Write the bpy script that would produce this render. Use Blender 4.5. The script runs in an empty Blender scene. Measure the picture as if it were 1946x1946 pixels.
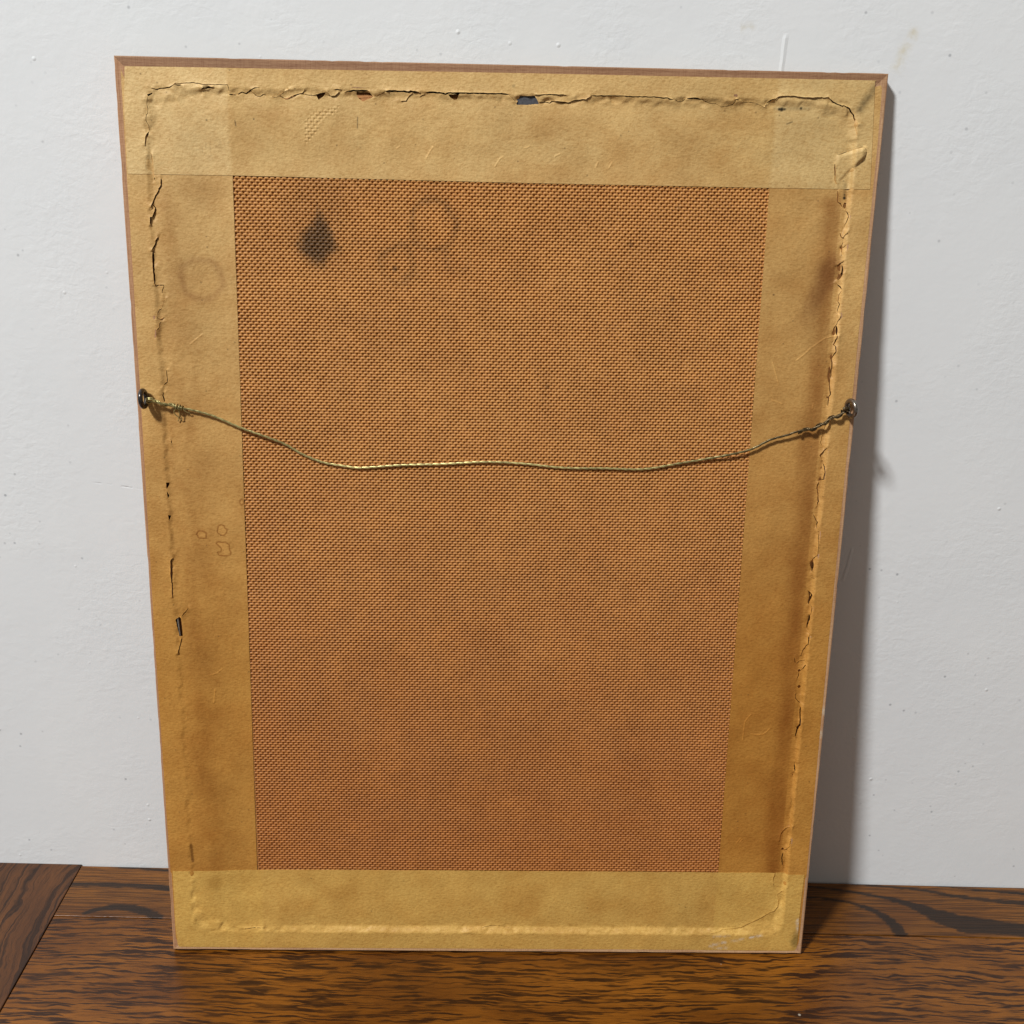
import bpy, math, random
import numpy as np
from mathutils import Vector, Matrix
from mathutils.geometry import delaunay_2d_cdt

random.seed(4)
RNG = np.random.RandomState(11)
S = bpy.context.scene
COL = S.collection
PI = math.pi

# ------------------------------------------------------------------ camera
cd = bpy.data.cameras.new('camera')
cam = bpy.data.objects.new('camera', cd)
COL.objects.link(cam)
cam.location = (0.0062265, -0.6604564, 0.5463596)
cam.rotation_euler = tuple(math.radians(a) for a in (68.53800749, -1.23363173, 0.50220299))
cd.sensor_width = 36.0
cd.lens = 36.0 * 1.0803864
cd.clip_start = 0.01
cd.clip_end = 50.0
S.camera = cam

# ------------------------------------------------------------------ light
W = bpy.data.worlds.new('World')
S.world = W
W.use_nodes = True
bg = W.node_tree.nodes['Background']
bg.inputs['Color'].default_value = (1.0, 0.955, 0.885, 1)
bg.inputs['Strength'].default_value = 0.185

ld = bpy.data.lights.new('room_lamp', 'AREA')
ld.shape = 'DISK'
ld.size = 0.50
ld.energy = 206.0
ld.color = (0.968, 0.992, 1.0)
lamp = bpy.data.objects.new('room_lamp', ld)
COL.objects.link(lamp)
lamp.location = (-1.95, -2.35, 3.40)
lamp.rotation_euler = (Vector((0.0, -0.03, 0.30)) - lamp.location).to_track_quat('-Z', 'Y').to_euler()

S.view_settings.view_transform = 'Standard'
S.view_settings.look = 'None'
S.view_settings.exposure = 0.0
S.view_settings.gamma = 1.0
S.render.engine = 'CYCLES'
S.cycles.max_bounces = 8
S.cycles.diffuse_bounces = 5

# ------------------------------------------------------------------ traced tears (mm on the back of the frame:
# u right from the middle, v up from the bottom edge); tape, width, centre line
CRACKS = [
  ('T',0.40,[(-193.1,535.4),(-193.1,532.9),(-193.7,530.2),(-193.2,528),(-193.5,525.8),(-194.4,524),(-194.6,521.8),(-193.4,519.3),(-193.6,516.2)]),
  ('T',0.68,[(-193.6,516.2),(-195.2,512.5),(-195.9,509.3)]),
  ('T',0.99,[(-192.8,505),(-192.8,503.7),(-192.5,499.6),(-192.3,495.2),(-192.2,493.6)]),
  ('T',0.37,[(-190.3,538.7),(-188.2,538.2),(-185.9,538.6),(-183.3,539),(-180.7,539.3),(-178.7,540.4),(-177.7,541.4),(-174.8,541.4),(-170.6,541.7),(-168.6,542),(-165.4,541.6),(-163.8,541.2),(-159.9,541.1),(-156.7,541.1),(-149.6,541.2),(-149.1,540),(-148.9,537.9)]),
  ('T',0.68,[(-163.4,540.3),(-158.7,540.3)]),
  ('T',0.81,[(-163.6,538.6),(-162.3,539.2),(-157.1,539.8)]),
  ('T',0.74,[(-178,540.5),(-176.1,540.6),(-174.2,540.5)]),
  ('T',0.68,[(-149.3,536.3),(-144.6,536.2)]),
  ('T',0.56,[(-144.3,536.7),(-141.9,537.7),(-139.7,537.1),(-137.4,538.7),(-134.9,540),(-132.4,540.2)]),
  ('T',0.31,[(-136.4,537.8),(-134.3,536),(-132.1,535.8),(-130.7,536.9),(-129.4,536.7)]),
  ('T',0.31,[(-126.2,535.9),(-124,535.3),(-121.3,536.6),(-119,538.2),(-116.7,539.7)]),
  ('T',0.40,[(-121.1,536.3),(-119.1,535),(-117.2,535),(-113.9,536.6),(-110.9,537.5),(-109.3,537.8),(-107.9,539.5)]),
  ('T',0.31,[(-108,537.5),(-105.7,537),(-102.3,537)]),
  ('T',0.31,[(-95.9,538.6),(-94,536.6),(-91.4,536.8),(-89.4,538.8)]),
  ('T',0.62,[(-91.7,540.1),(-88.1,540)]),
  ('T',0.56,[(-86.8,538.6),(-84.9,539.2),(-81.9,539.8),(-79.6,539.8)]),
  ('T',0.93,[(-85,539.3),(-81.4,539.7),(-73.3,539.8)]),
  ('T',0.37,[(-70.5,536.9),(-69.1,537),(-67.4,538.1),(-64.8,539.1),(-64.3,539.5)]),
  ('T',0.81,[(-64.1,539.9),(-58.9,540),(-54,539.9),(-52.1,539.5),(-50.5,540),(-45.9,539.6)]),
  ('T',0.31,[(-49.7,538.9),(-51.4,537.5),(-53.1,535.2),(-55.7,534.9)]),
  ('T',0.31,[(-45.4,537.6),(-43,538.6)]),
  ('T',0.84,[(-42.3,539.8),(-33.8,539.6),(-31.5,539),(-29.9,539.6),(-22.1,539.7)]),
  ('T',0.68,[(-27.4,539.7),(-22.5,539.7),(-9.8,539.8),(0,539.8),(3.1,539.5)]),
  ('T',0.25,[(3.3,538.9),(5,537.8),(6.3,536.3),(7,536.1)]),
  ('T',1.05,[(17.3,539.7),(18.7,539.7)]),
  ('T',0.37,[(18.8,539.7),(24.6,540),(34.4,539.9)]),
  ('T',0.43,[(19.8,536),(22.4,536.2),(25.3,535.8),(26.6,536.6),(30.6,536.5),(35.6,536.1)]),
  ('T',0.34,[(30.1,536.5),(34.1,536.1),(35.7,536.1),(38.6,537.3),(42.9,537.8),(45.2,537.7),(47.6,539.6)]),
  ('T',0.59,[(47.9,539.8),(57.6,540),(65.8,540),(72.4,539.8),(82.2,539.9),(85.2,539.7),(87.5,539.4),(89.8,539.7),(91.2,538.9),(93.2,538.9)]),
  ('T',0.50,[(93.2,538.9),(90.7,539),(89.9,539.6),(87.7,539.4)]),
  ('T',0.31,[(93.4,538.8),(95.4,538),(98,538.1),(99.7,539.5)]),
  ('T',0.68,[(100,539.7),(102.5,539.6),(103.8,539.9),(105.8,539.8),(108.5,539.1)]),
  ('T',0.34,[(108.7,539),(111.9,537.9),(113.2,537.3),(116.5,537.4),(119.3,535.7),(123.2,536.3),(125.5,537),(126.7,538.2),(127.1,539.2)]),
  ('T',0.68,[(126.3,539.6),(127.4,539.5),(129.3,539.3)]),
  ('T',0.31,[(129.4,539.2),(130.3,538.5),(133,538.4),(134.3,538.1),(135.6,538.4),(139,537.9),(141,537),(143.4,535.9),(144.2,537.7)]),
  ('T',0.62,[(144.3,538),(146.4,539.7),(148.7,540.3)]),
  ('T',0.25,[(148.8,540.4),(150.5,541.5),(152.3,541.9),(158.9,542),(162.9,541.5),(169.2,541.3),(174.1,541.8),(174.5,541.4),(177.8,541.8),(178.7,541)]),
  ('T',0.46,[(178.9,540.8),(180.8,539.4),(183.7,538.2),(185.5,537.5),(186.8,537.8),(188.5,537.1),(190.2,536.5),(191,534.9),(192.9,533.1),(193.2,531.5),(194.6,529.4),(195.4,527.8)]),
  ('T',0.34,[(195.2,527.5),(194.5,526.4),(194.9,524.7),(195.5,523.4),(195.3,522.2)]),
  ('T',0.40,[(200.4,516.3),(201.5,514.7),(201.8,512.5),(201.1,510.9),(199,508.6)]),
  ('T',0.25,[(186.9,511.9),(189.8,513.2),(193,514.4),(196.9,515.6),(200,516.4)]),
  ('T',0.50,[(185.4,507.1),(185.9,503),(186.3,499.1),(187.4,496.4)]),
  ('L',0.68,[(-192.2,492.8),(-192.1,490.5)]),
  ('L',0.46,[(-188.6,491.6),(-188.6,488.4),(-189.9,486.4),(-190.1,485.2),(-191.9,482.8),(-193.8,478.7),(-194.7,476.7)]),
  ('L',0.43,[(-193.8,477.4),(-192.5,476.1),(-192.9,474.1),(-194.3,471),(-195.3,471),(-195.6,467.3)]),
  ('L',0.43,[(-192.2,460.1),(-193.3,458.4),(-193.5,456.9),(-195.1,453.9),(-195.4,453.3)]),
  ('L',0.87,[(-195.2,452.9),(-195.2,450.4),(-195.4,444.4),(-195.3,438.3),(-195.1,434.9)]),
  ('L',0.74,[(-195.4,437.1),(-195.3,433.9)]),
  ('L',0.53,[(-195,433.8),(-193.3,433.9),(-190.4,433.8),(-190.6,432.8),(-191.5,430.7),(-191.9,428.9)]),
  ('L',0.40,[(-189.9,426.8),(-191.1,424.6),(-192.2,420.9),(-193.6,420),(-195.2,417.5),(-195.6,416.3)]),
  ('L',0.31,[(-194.4,415.5),(-193.2,414.8),(-191.6,415.7)]),
  ('L',0.53,[(-192.6,413.9),(-194,412),(-194.4,410.1),(-195.6,408.6),(-195.9,406.1),(-196.3,404.8)]),
  ('L',0.62,[(-191.2,386.2),(-191.9,385.2),(-191.7,382.4),(-191.7,378.8),(-193.4,377.5),(-194.3,376.7)]),
  ('L',0.68,[(-193.7,373.1),(-194.6,371.2),(-194.4,369.6),(-193.8,366.7)]),
  ('L',0.50,[(-191.5,344.5),(-191.3,342.8)]),
  ('L',0.56,[(-194.7,272.4),(-195.9,270.7),(-195.8,266.9),(-195.8,262.4)]),
  ('L',0.53,[(-195.9,265.1),(-195.9,260.5),(-195.8,256),(-195.9,251.8),(-196.1,247.7)]),
  ('L',0.46,[(-191.7,234.8),(-190.2,236.7),(-188.6,238.2),(-187,240.7)]),
  ('L',0.31,[(-192.3,220.7),(-193.7,215.3),(-194.9,211.2)]),
  ('R',0.40,[(188.5,493),(188.9,487),(190.5,486.1),(191.3,484.7),(191.9,484.2)]),
  ('R',0.46,[(193.1,483.2),(194.7,481.2),(195.5,479.1),(195.1,477),(193.9,474)]),
  ('R',0.31,[(191.8,470.1),(192.5,468.3),(193.4,467.4),(195.2,470.2)]),
  ('R',0.31,[(193.5,467.1),(194,465.1),(193.2,463.4)]),
  ('R',0.31,[(193,462.4),(193.7,461.5),(195.1,463.2)]),
  ('R',0.37,[(193.7,460.9),(193.8,458.2)]),
  ('R',0.31,[(192.2,452.4),(194.5,454.2)]),
  ('R',0.59,[(194.7,452.1),(195.2,449.4),(194.1,445.7),(193,444.5)]),
  ('R',0.31,[(195.1,447.6),(194,444.9),(192.5,443.9)]),
  ('R',0.46,[(193,441.5),(194.4,440.3),(195.2,439.1)]),
  ('R',0.40,[(195.3,438),(194.6,435.4),(194.4,431.7),(195.2,430.2),(194.4,426.7),(195.1,424.6)]),
  ('R',0.37,[(195.7,423.5),(194.6,419),(193.2,416.2),(193,414.9)]),
  ('R',0.68,[(194.8,417.9),(195.1,412.9)]),
  ('R',0.34,[(195.3,412.5),(195.3,410.9),(194.1,407.1),(195.1,406.3),(195.4,403.3),(193.9,399.2),(194.1,393.5),(194.3,387.4)]),
  ('R',0.31,[(193.6,393.4),(193.8,388.8),(193.9,383),(194.7,378.2),(194.2,376.3),(194,371.4)]),
  ('R',0.34,[(195,364.7),(194,361.1),(193.1,357.1),(191.8,349.6),(193,347)]),
  ('R',0.37,[(194.8,346),(191.9,341.7),(193.8,338.7)]),
  ('R',0.40,[(194.6,336.6),(195.2,334.8),(195.6,330.5),(195.4,327.5),(193.2,326.1)]),
  ('R',0.81,[(192.5,325.4),(192.3,321.4),(193.2,317),(193.7,313.3),(193.1,310.6)]),
  ('R',0.34,[(191.5,305.1),(193.6,301.4),(194.2,300.4),(194.2,296.7)]),
  ('R',0.37,[(194.4,295.3),(195.4,294.5),(195.5,290.5),(195.7,284.3),(195.6,279.8)]),
  ('R',0.59,[(195.5,279.6),(193.1,275.6)]),
  ('R',0.37,[(194.2,275),(194.2,271.8),(193.6,269.4)]),
  ('R',0.37,[(193.3,265.1),(196,264.8)]),
  ('R',0.46,[(192.7,256.6),(194.9,254.2),(194.5,251.4),(193.5,247.9)]),
  ('R',0.40,[(194.6,247.5),(195.6,246.3),(195.5,243.6),(194.8,241.1)]),
  ('R',0.74,[(194.8,240.8),(194.8,239),(194.2,235.8),(194,232.2)]),
  ('R',0.37,[(194.5,229.8),(195.5,228.9)]),
  ('R',0.62,[(195.4,228.2),(195.1,222.1),(193,218.4),(191.7,214.1)]),
  ('R',0.40,[(187.8,212.6),(188.6,209.1),(189.8,208.8),(191.2,210.3),(194.2,210.8)]),
  ('R',0.56,[(195.2,208.7),(194,205.7),(192.4,204.1)]),
  ('R',0.87,[(191.5,202.4),(191.4,200.2),(190.7,197.8)]),
  ('R',0.37,[(190.7,188.4),(190.8,185),(192.5,183),(194,182.3)]),
  ('R',0.46,[(194.2,179.5),(194.8,170.9),(194.9,167.5),(193.8,163.7),(192.9,158.4)]),
  ('R',0.59,[(193.8,140.5),(194.3,137),(194.6,135.1),(194.1,133.6)]),
  ('R',0.37,[(194,113.4),(194.4,108.6)]),
  ('R',0.50,[(194,101.6),(194.5,100.2)]),
  ('R',0.25,[(194.9,94.8),(191.8,93.2),(189.1,89.2),(188.9,84.4)]),
  ('R',0.40,[(195.6,85.7),(195.4,81.3),(193.6,77.9),(192.5,77.6)]),
  ('R',0.53,[(192.2,75.2),(191.6,71.5),(192.4,65.5)]),
  ('B',0.25,[(187.5,59.1),(186.6,55.3),(187.4,52)]),
  ('B',0.25,[(194.2,48),(190.7,44.2),(191.8,38.1),(191.6,35.6),(189.4,31.4),(186.9,30.6),(181.7,26.8),(176.5,23.8),(167.7,19),(160.4,18.1),(155.3,17.8),(152.9,16.1),(147.8,15.6)]),
  ('B',0.74,[(-162.3,16.6),(-155.1,17.3),(-149.7,17.3)]),
  ('B',0.56,[(-4.7,17.7),(0.9,18.8),(6.5,18.6)]),
]
HOLES = [
  ('T',[(-193.2,535.4),(-190.4,536.4),(-190.2,536.1),(-192.5,534.4)]),
  ('T',[(-102.1,537.3),(-100.6,534.6),(-98.3,536.2),(-96.9,537.8),(-96.6,538.6),(-98.9,538.3)]),
  ('T',[(-79.8,539),(-80,537.8),(-78.7,535.7),(-76.6,534.3),(-71.7,536.4),(-70.8,536.9),(-72.9,539)]),
  ('T',[(-30.2,538.9),(-28.9,537.4),(-27,536.3),(-25.3,536.5),(-24.3,538.6),(-24,539.2)]),
  ('T',[(9.2,539),(17.1,539.2),(19.4,535.6),(19.4,534.9),(17.5,535),(13.2,534.5),(7.3,534.4),(7.2,535.2)]),
  ('L',[(-195.8,319.2),(-193.8,319),(-194.8,316.3),(-195.7,315)]),
  ('L',[(-195.7,314.3),(-194.5,311),(-195.5,309)]),
  ('L',[(-195.8,299.3),(-194,298.9),(-195.4,295.6)]),
  ('L',[(-195.2,233),(-192.9,234.7),(-191.9,234.2),(-191.5,230.7),(-191.5,222.3),(-193.5,222.1)]),
  ('R',[(192.6,486.8),(193.9,486.5),(193.8,484.1),(193.1,483.4),(192.1,484.2)]),
  ('R',[(192.7,203.7),(192.4,203),(191.8,202.7),(191.1,202.9),(190.7,203.7),(191,204.4),(191.6,204.7),(192.3,204.4)]),
  ('R',[(193.6,192.8),(193.4,192.1),(192.7,191.7),(191.9,192),(191.5,192.8),(191.8,193.6),(192.5,193.9),(193.2,193.6)]),
  ('R',[(192.4,77.9),(192.2,77.2),(191.6,77),(191,77.2),(190.7,77.9),(190.9,78.6),(191.5,78.9),(192.1,78.6)]),
]
# ------------------------------------------------------------------ helpers
def srgb(r, g, b):
    f = lambda c: (c / 255.0 / 12.92) if c <= 10 else ((c / 255.0 + 0.055) / 1.055) ** 2.4
    return (f(r), f(g), f(b))

def tag(o, label=None, cat=None, kind=None):
    if label: o['label'] = label
    if cat: o['category'] = cat
    if kind: o['kind'] = kind

def mesh_np(name, co, tris=None, quads=None, mat=None, parent=None, tint=None, smooth=True):
    """one mesh object from numpy arrays"""
    me = bpy.data.meshes.new(name)
    parts, starts, tot = [], [], []
    n0 = 0
    for arr, k in ((tris, 3), (quads, 4)):
        if arr is None or len(arr) == 0: continue
        arr = np.asarray(arr, dtype=np.int32)
        parts.append(arr.ravel())
        starts.append(n0 + np.arange(len(arr), dtype=np.int32) * k)
        tot.append(np.full(len(arr), k, dtype=np.int32))
        n0 += arr.size
    loops = np.concatenate(parts); st = np.concatenate(starts); tt = np.concatenate(tot)
    me.vertices.add(len(co)); me.vertices.foreach_set('co', np.asarray(co, dtype=np.float32).ravel())
    me.loops.add(len(loops)); me.loops.foreach_set('vertex_index', loops)
    me.polygons.add(len(st)); me.polygons.foreach_set('loop_start', st); me.polygons.foreach_set('loop_total', tt)
    me.update(calc_edges=True)
    me.validate()
    me.polygons.foreach_set('use_smooth', np.full(len(me.polygons), bool(smooth)))
    if tint is not None:
        a = me.color_attributes.new('tint', 'FLOAT_COLOR', 'POINT')
        c = np.ones((len(co), 4), dtype=np.float32); c[:, :3] = tint
        a.data.foreach_set('color', c.ravel())
    o = bpy.data.objects.new(name, me)
    COL.objects.link(o)
    if mat: me.materials.append(mat)
    if parent: o.parent = parent
    return o

def _h(ix, iy, seed):
    n = (ix.astype(np.int64) * 374761393 + iy.astype(np.int64) * 668265263 + seed * 1442695041) & 0xffffffff
    n = ((n ^ (n >> 13)) * 1274126177) & 0xffffffff
    n = n ^ (n >> 16)
    return (n & 0xffff) / 65535.0

def vnoise(x, y, seed=0):
    """smooth value noise, 0..1"""
    x = np.asarray(x, float); y = np.asarray(y, float)
    ix = np.floor(x); iy = np.floor(y)
    fx = x - ix; fy = y - iy
    fx = fx * fx * (3 - 2 * fx); fy = fy * fy * (3 - 2 * fy)
    a = _h(ix, iy, seed); b = _h(ix + 1, iy, seed); c = _h(ix, iy + 1, seed); d = _h(ix + 1, iy + 1, seed)
    return (a * (1 - fx) + b * fx) * (1 - fy) + (c * (1 - fx) + d * fx) * fy

def fbm(x, y, seed=0, oct=4):
    s = 0; a = 0.5; t = 0
    for k in range(oct):
        s = s + a * vnoise(x * 2 ** k, y * 2 ** k, seed + 17 * k); t += a; a *= 0.5
    return s / t

def sstep(a, b, x):
    t = np.clip((x - a) / (b - a), 0, 1)
    return t * t * (3 - 2 * t)

def polydist(P, poly, closed=False):
    """distance to a polyline and the side (+1 left / -1 right) of its nearest segment"""
    poly = np.asarray(poly, float)
    if closed: poly = np.vstack([poly, poly[:1]])
    best = np.full(len(P), 1e9); side = np.ones(len(P))
    for a, b in zip(poly[:-1], poly[1:]):
        d = b - a; L = d @ d + 1e-12
        t = np.clip(((P - a) @ d) / L, 0, 1)
        q = P - a - t[:, None] * d
        r = np.hypot(q[:, 0], q[:, 1])
        m = r < best
        best[m] = r[m]
        side[m] = np.sign(d[0] * q[m, 1] - d[1] * q[m, 0])
    return best, side

def inpoly(P, poly):
    poly = np.asarray(poly, float)
    lo = poly.min(0); hi = poly.max(0)
    res = np.zeros(len(P), bool)
    m = np.where((P[:, 0] >= lo[0]) & (P[:, 0] <= hi[0]) & (P[:, 1] >= lo[1]) & (P[:, 1] <= hi[1]))[0]
    if len(m) == 0: return res
    x = P[m, 0]; y = P[m, 1]; r = np.zeros(len(m), bool)
    n = len(poly)
    for i in range(n):
        x1, y1 = poly[i]; x2, y2 = poly[(i + 1) % n]
        if y1 == y2: continue
        c = ((y1 > y) != (y2 > y)) & (x < (x2 - x1) * (y - y1) / (y2 - y1) + x1)
        r ^= c
    res[m] = r
    return res

def resample(poly, step):
    poly = np.asarray(poly, float); out = [poly[0]]
    for a, b in zip(poly[:-1], poly[1:]):
        n = max(1, int(round(np.hypot(*(b - a)) / step)))
        for k in range(1, n + 1): out.append(a + (b - a) * k / n)
    return np.array(out)

# ---- node helper
class NT:
    def __init__(self, name):
        self.m = bpy.data.materials.new(name); self.m.use_nodes = True
        self.t = self.m.node_tree; self.n = self.t.nodes; self.n.clear()
        self.out = self.n.new('ShaderNodeOutputMaterial')
        self.b = self.n.new('ShaderNodeBsdfPrincipled')
        self.t.links.new(self.b.outputs[0], self.out.inputs[0])
        self.tc = self.n.new('ShaderNodeTexCoord').outputs['Object']
    def link(self, a, b): self.t.links.new(a, b)
    def set(self, sock, v):
        if hasattr(v, 'is_output') or isinstance(v, bpy.types.NodeSocket): self.link(v, sock)
        else: sock.default_value = v
    def mapv(self, v, scale=(1, 1, 1), loc=(0, 0, 0), rot=(0, 0, 0)):
        x = self.n.new('ShaderNodeMapping'); self.link(v, x.inputs[0])
        x.inputs['Scale'].default_value = scale; x.inputs['Location'].default_value = loc; x.inputs['Rotation'].default_value = rot
        return x.outputs[0]
    def noise(self, v, scale, detail=3, rough=0.5, dist=0.0, col=False):
        x = self.n.new('ShaderNodeTexNoise'); self.link(v, x.inputs['Vector'])
        x.inputs['Scale'].default_value = scale; x.inputs['Detail'].default_value = detail
        x.inputs['Roughness'].default_value = rough; x.inputs['Distortion'].default_value = dist
        return x.outputs['Color' if col else 'Fac']
    def voro(self, v, scale, feature='F1'):
        x = self.n.new('ShaderNodeTexVoronoi'); self.link(v, x.inputs['Vector'])
        x.inputs['Scale'].default_value = scale; x.feature = feature
        return x.outputs['Distance'], x.outputs['Color']
    def math(self, op, a, b=0.0, c=None, clamp=False):
        x = self.n.new('ShaderNodeMath'); x.operation = op; x.use_clamp = clamp
        self.set(x.inputs[0], a); self.set(x.inputs[1], b)
        if c is not None: self.set(x.inputs[2], c)
        return x.outputs[0]
    def vmath(self, op, a, b):
        x = self.n.new('ShaderNodeVectorMath'); x.operation = op
        self.set(x.inputs[0], a); self.set(x.inputs[1], b)
        return x.outputs[0]
    def scale(self, v, f):
        x = self.n.new('ShaderNodeVectorMath'); x.operation = 'SCALE'
        self.link(v, x.inputs[0]); self.set(x.inputs['Scale'], f)
        return x.outputs[0]
    def ramp(self, f, stops, interp='LINEAR'):
        x = self.n.new('ShaderNodeValToRGB'); self.set(x.inputs[0], f)
        cr = x.color_ramp; cr.interpolation = interp
        while len(cr.elements) < len(stops): cr.elements.new(0.5)
        for e, (p, c) in zip(cr.elements, stops):
            e.position = p
            e.color = (c, c, c, 1) if isinstance(c, (int, float)) else (*c, 1)
        return x.outputs[0]
    def mix(self, f, a, b, blend='MIX'):
        x = self.n.new('ShaderNodeMix'); x.data_type = 'RGBA'; x.blend_type = blend
        self.set(x.inputs[0], f)
        for s, v in ((x.inputs[6], a), (x.inputs[7], b)):
            if isinstance(v, tuple): s.default_value = (*v, 1) if len(v) == 3 else v
            else: self.link(v, s)
        return x.outputs[2]
    def attr(self, name='tint', fac=False):
        x = self.n.new('ShaderNodeAttribute'); x.attribute_name = name
        return x.outputs['Fac' if fac else 'Color']
    def bump(self, h, strength, dist, normal=None):
        x = self.n.new('ShaderNodeBump'); self.set(x.inputs['Height'], h)
        x.inputs['Strength'].default_value = strength; x.inputs['Distance'].default_value = dist
        if normal is not None: self.link(normal, x.inputs['Normal'])
        return x.outputs[0]
    def sep(self, v):
        x = self.n.new('ShaderNodeSeparateXYZ'); self.link(v, x.inputs[0]); return x.outputs
    def comb(self, x_, y_, z_):
        x = self.n.new('ShaderNodeCombineXYZ')
        for s, v in zip(x.inputs, (x_, y_, z_)): self.set(s, v)
        return x.outputs[0]
    def fin(self, color, rough=0.5, spec=0.5, metal=0.0, normal=None, coat=0.0, coat_rough=0.1):
        b = self.b
        if isinstance(color, tuple): b.inputs['Base Color'].default_value = (*color, 1)
        else: self.link(color, b.inputs['Base Color'])
        self.set(b.inputs['Roughness'], rough); b.inputs['Specular IOR Level'].default_value = spec
        b.inputs['Metallic'].default_value = metal
        b.inputs['Coat Weight'].default_value = coat; b.inputs['Coat Roughness'].default_value = coat_rough
        if normal is not None: self.link(normal, b.inputs['Normal'])
        return self.m

# ------------------------------------------------------------------ materials
def mat_wall():
    t = NT('painted_plaster')
    v = t.tc
    big = t.noise(v, 9, 4, 0.55)
    patch = t.ramp(t.noise(v, 14, 3, 0.6), [(0.42, 0.25), (0.62, 1.0)])
    peel = t.noise(v, 330, 3, 0.55)
    ripple = t.noise(t.mapv(v, (1.0, 1.0, 1.5)), 140, 2, 0.5, 0.6)
    d, c = t.voro(v, 72)
    cx = t.sep(c)
    on = t.math('GREATER_THAN', cx[0], 0.80)
    pim = t.math('MULTIPLY', t.ramp(d, [(0.0, 1.0), (0.10, 0.0)]), on)
    h = t.math('MULTIPLY', t.math('ADD', t.math('MULTIPLY', peel, 0.35), t.math('MULTIPLY', ripple, 0.65)), patch)
    h = t.math('ADD', h, t.math('MULTIPLY', pim, 1.1))
    # long trowel dents, each at its own place on the wall
    def dash(x0, z0, x1, z1, w):
        s = t.sep(v)
        dx, dz = x1 - x0, z1 - z0; L = math.hypot(dx, dz)
        px = t.math('SUBTRACT', s[0], x0); pz = t.math('SUBTRACT', s[2], z0)
        al = t.math('ADD', t.math('MULTIPLY', px, dx / L), t.math('MULTIPLY', pz, dz / L))
        ac = t.math('ADD', t.math('MULTIPLY', px, -dz / L), t.math('MULTIPLY', pz, dx / L))
        ac = t.math('ADD', ac, t.math('MULTIPLY', t.math('SUBTRACT', t.noise(v, 60, 2), 0.5), w * 2.0))
        e = t.math('ABSOLUTE', t.math('SUBTRACT', t.math('DIVIDE', al, L), 0.5))
        m = t.math('MULTIPLY', t.ramp(t.math('ABSOLUTE', t.math('DIVIDE', ac, w)), [(0.0, 1.0), (1.0, 0.0)]),
                   t.ramp(e, [(0.38, 1.0), (0.5, 0.0)]))
        return m
    scratch = dash(0.2235, 0.243, 0.2272, 0.268, 0.0014)
    blister = dash(0.1490, 0.550, 0.1500, 0.572, 0.0016)
    crack = t.math('MULTIPLY', dash(-0.262, 0.3005, -0.205, 0.2935, 0.0008), t.ramp(t.noise(v, 160, 2), [(0.42, 0.0), (0.6, 1.0)]))
    h = t.math('ADD', h, t.math('MULTIPLY', scratch, 1.4))
    h = t.math('ADD', h, t.math('MULTIPLY', blister, 0.9))
    h = t.math('SUBTRACT', h, t.math('MULTIPLY', crack, 0.7))
    nrm = t.bump(h, 0.46, 0.0008)
    nrm = t.bump(big, 0.12, 0.003, nrm)
    col = t.mix(t.ramp(big, [(0.3, 0.0), (0.7, 1.0)]), (0.800, 0.808, 0.812), (0.835, 0.838, 0.835))
    # dirt specks and smears
    d2, c2 = t.voro(v, 118)
    zone = t.ramp(t.noise(v, 11, 3, 0.65), [(0.46, 0.0), (0.60, 1.0)])
    on2 = t.math('GREATER_THAN', t.sep(c2)[1], 0.80)
    sp = t.math('MULTIPLY', t.math('MULTIPLY', t.ramp(d2, [(0.05, 1.0), (0.14, 0.0)]), on2), t.math("MULTIPLY", zone, 0.70))
    col = t.mix(t.math('MULTIPLY', sp, 0.75), col, (0.16, 0.17, 0.19))
    smear = t.math('MULTIPLY', t.ramp(t.noise(v, 38, 4, 0.7), [(0.60, 0.0), (0.72, 1.0)]), zone)
    col = t.mix(t.math('MULTIPLY', smear, 0.09), col, (0.50, 0.52, 0.58))
    yl = dash(0.2125, 0.552, 0.2195, 0.578, 0.0042)
    yl = t.math('MULTIPLY', yl, t.ramp(t.noise(v, 210, 3), [(0.38, 0.1), (0.62, 1.0)]))
    col = t.mix(t.math('MULTIPLY', yl, 0.42), col, (0.62, 0.50, 0.24))
    yl2 = dash(0.124, 0.5745, 0.134, 0.5765, 0.0035)
    yl2 = t.math('MULTIPLY', yl2, t.ramp(t.noise(v, 260, 3), [(0.4, 0.0), (0.62, 1.0)]))
    col = t.mix(t.math('MULTIPLY', yl2, 0.35), col, (0.60, 0.52, 0.34))
    col = t.mix(t.math('MULTIPLY', crack, 0.14), col, (0.35, 0.37, 0.40))
    return t.fin(col, 0.62, 0.35, 0, nrm)

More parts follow.
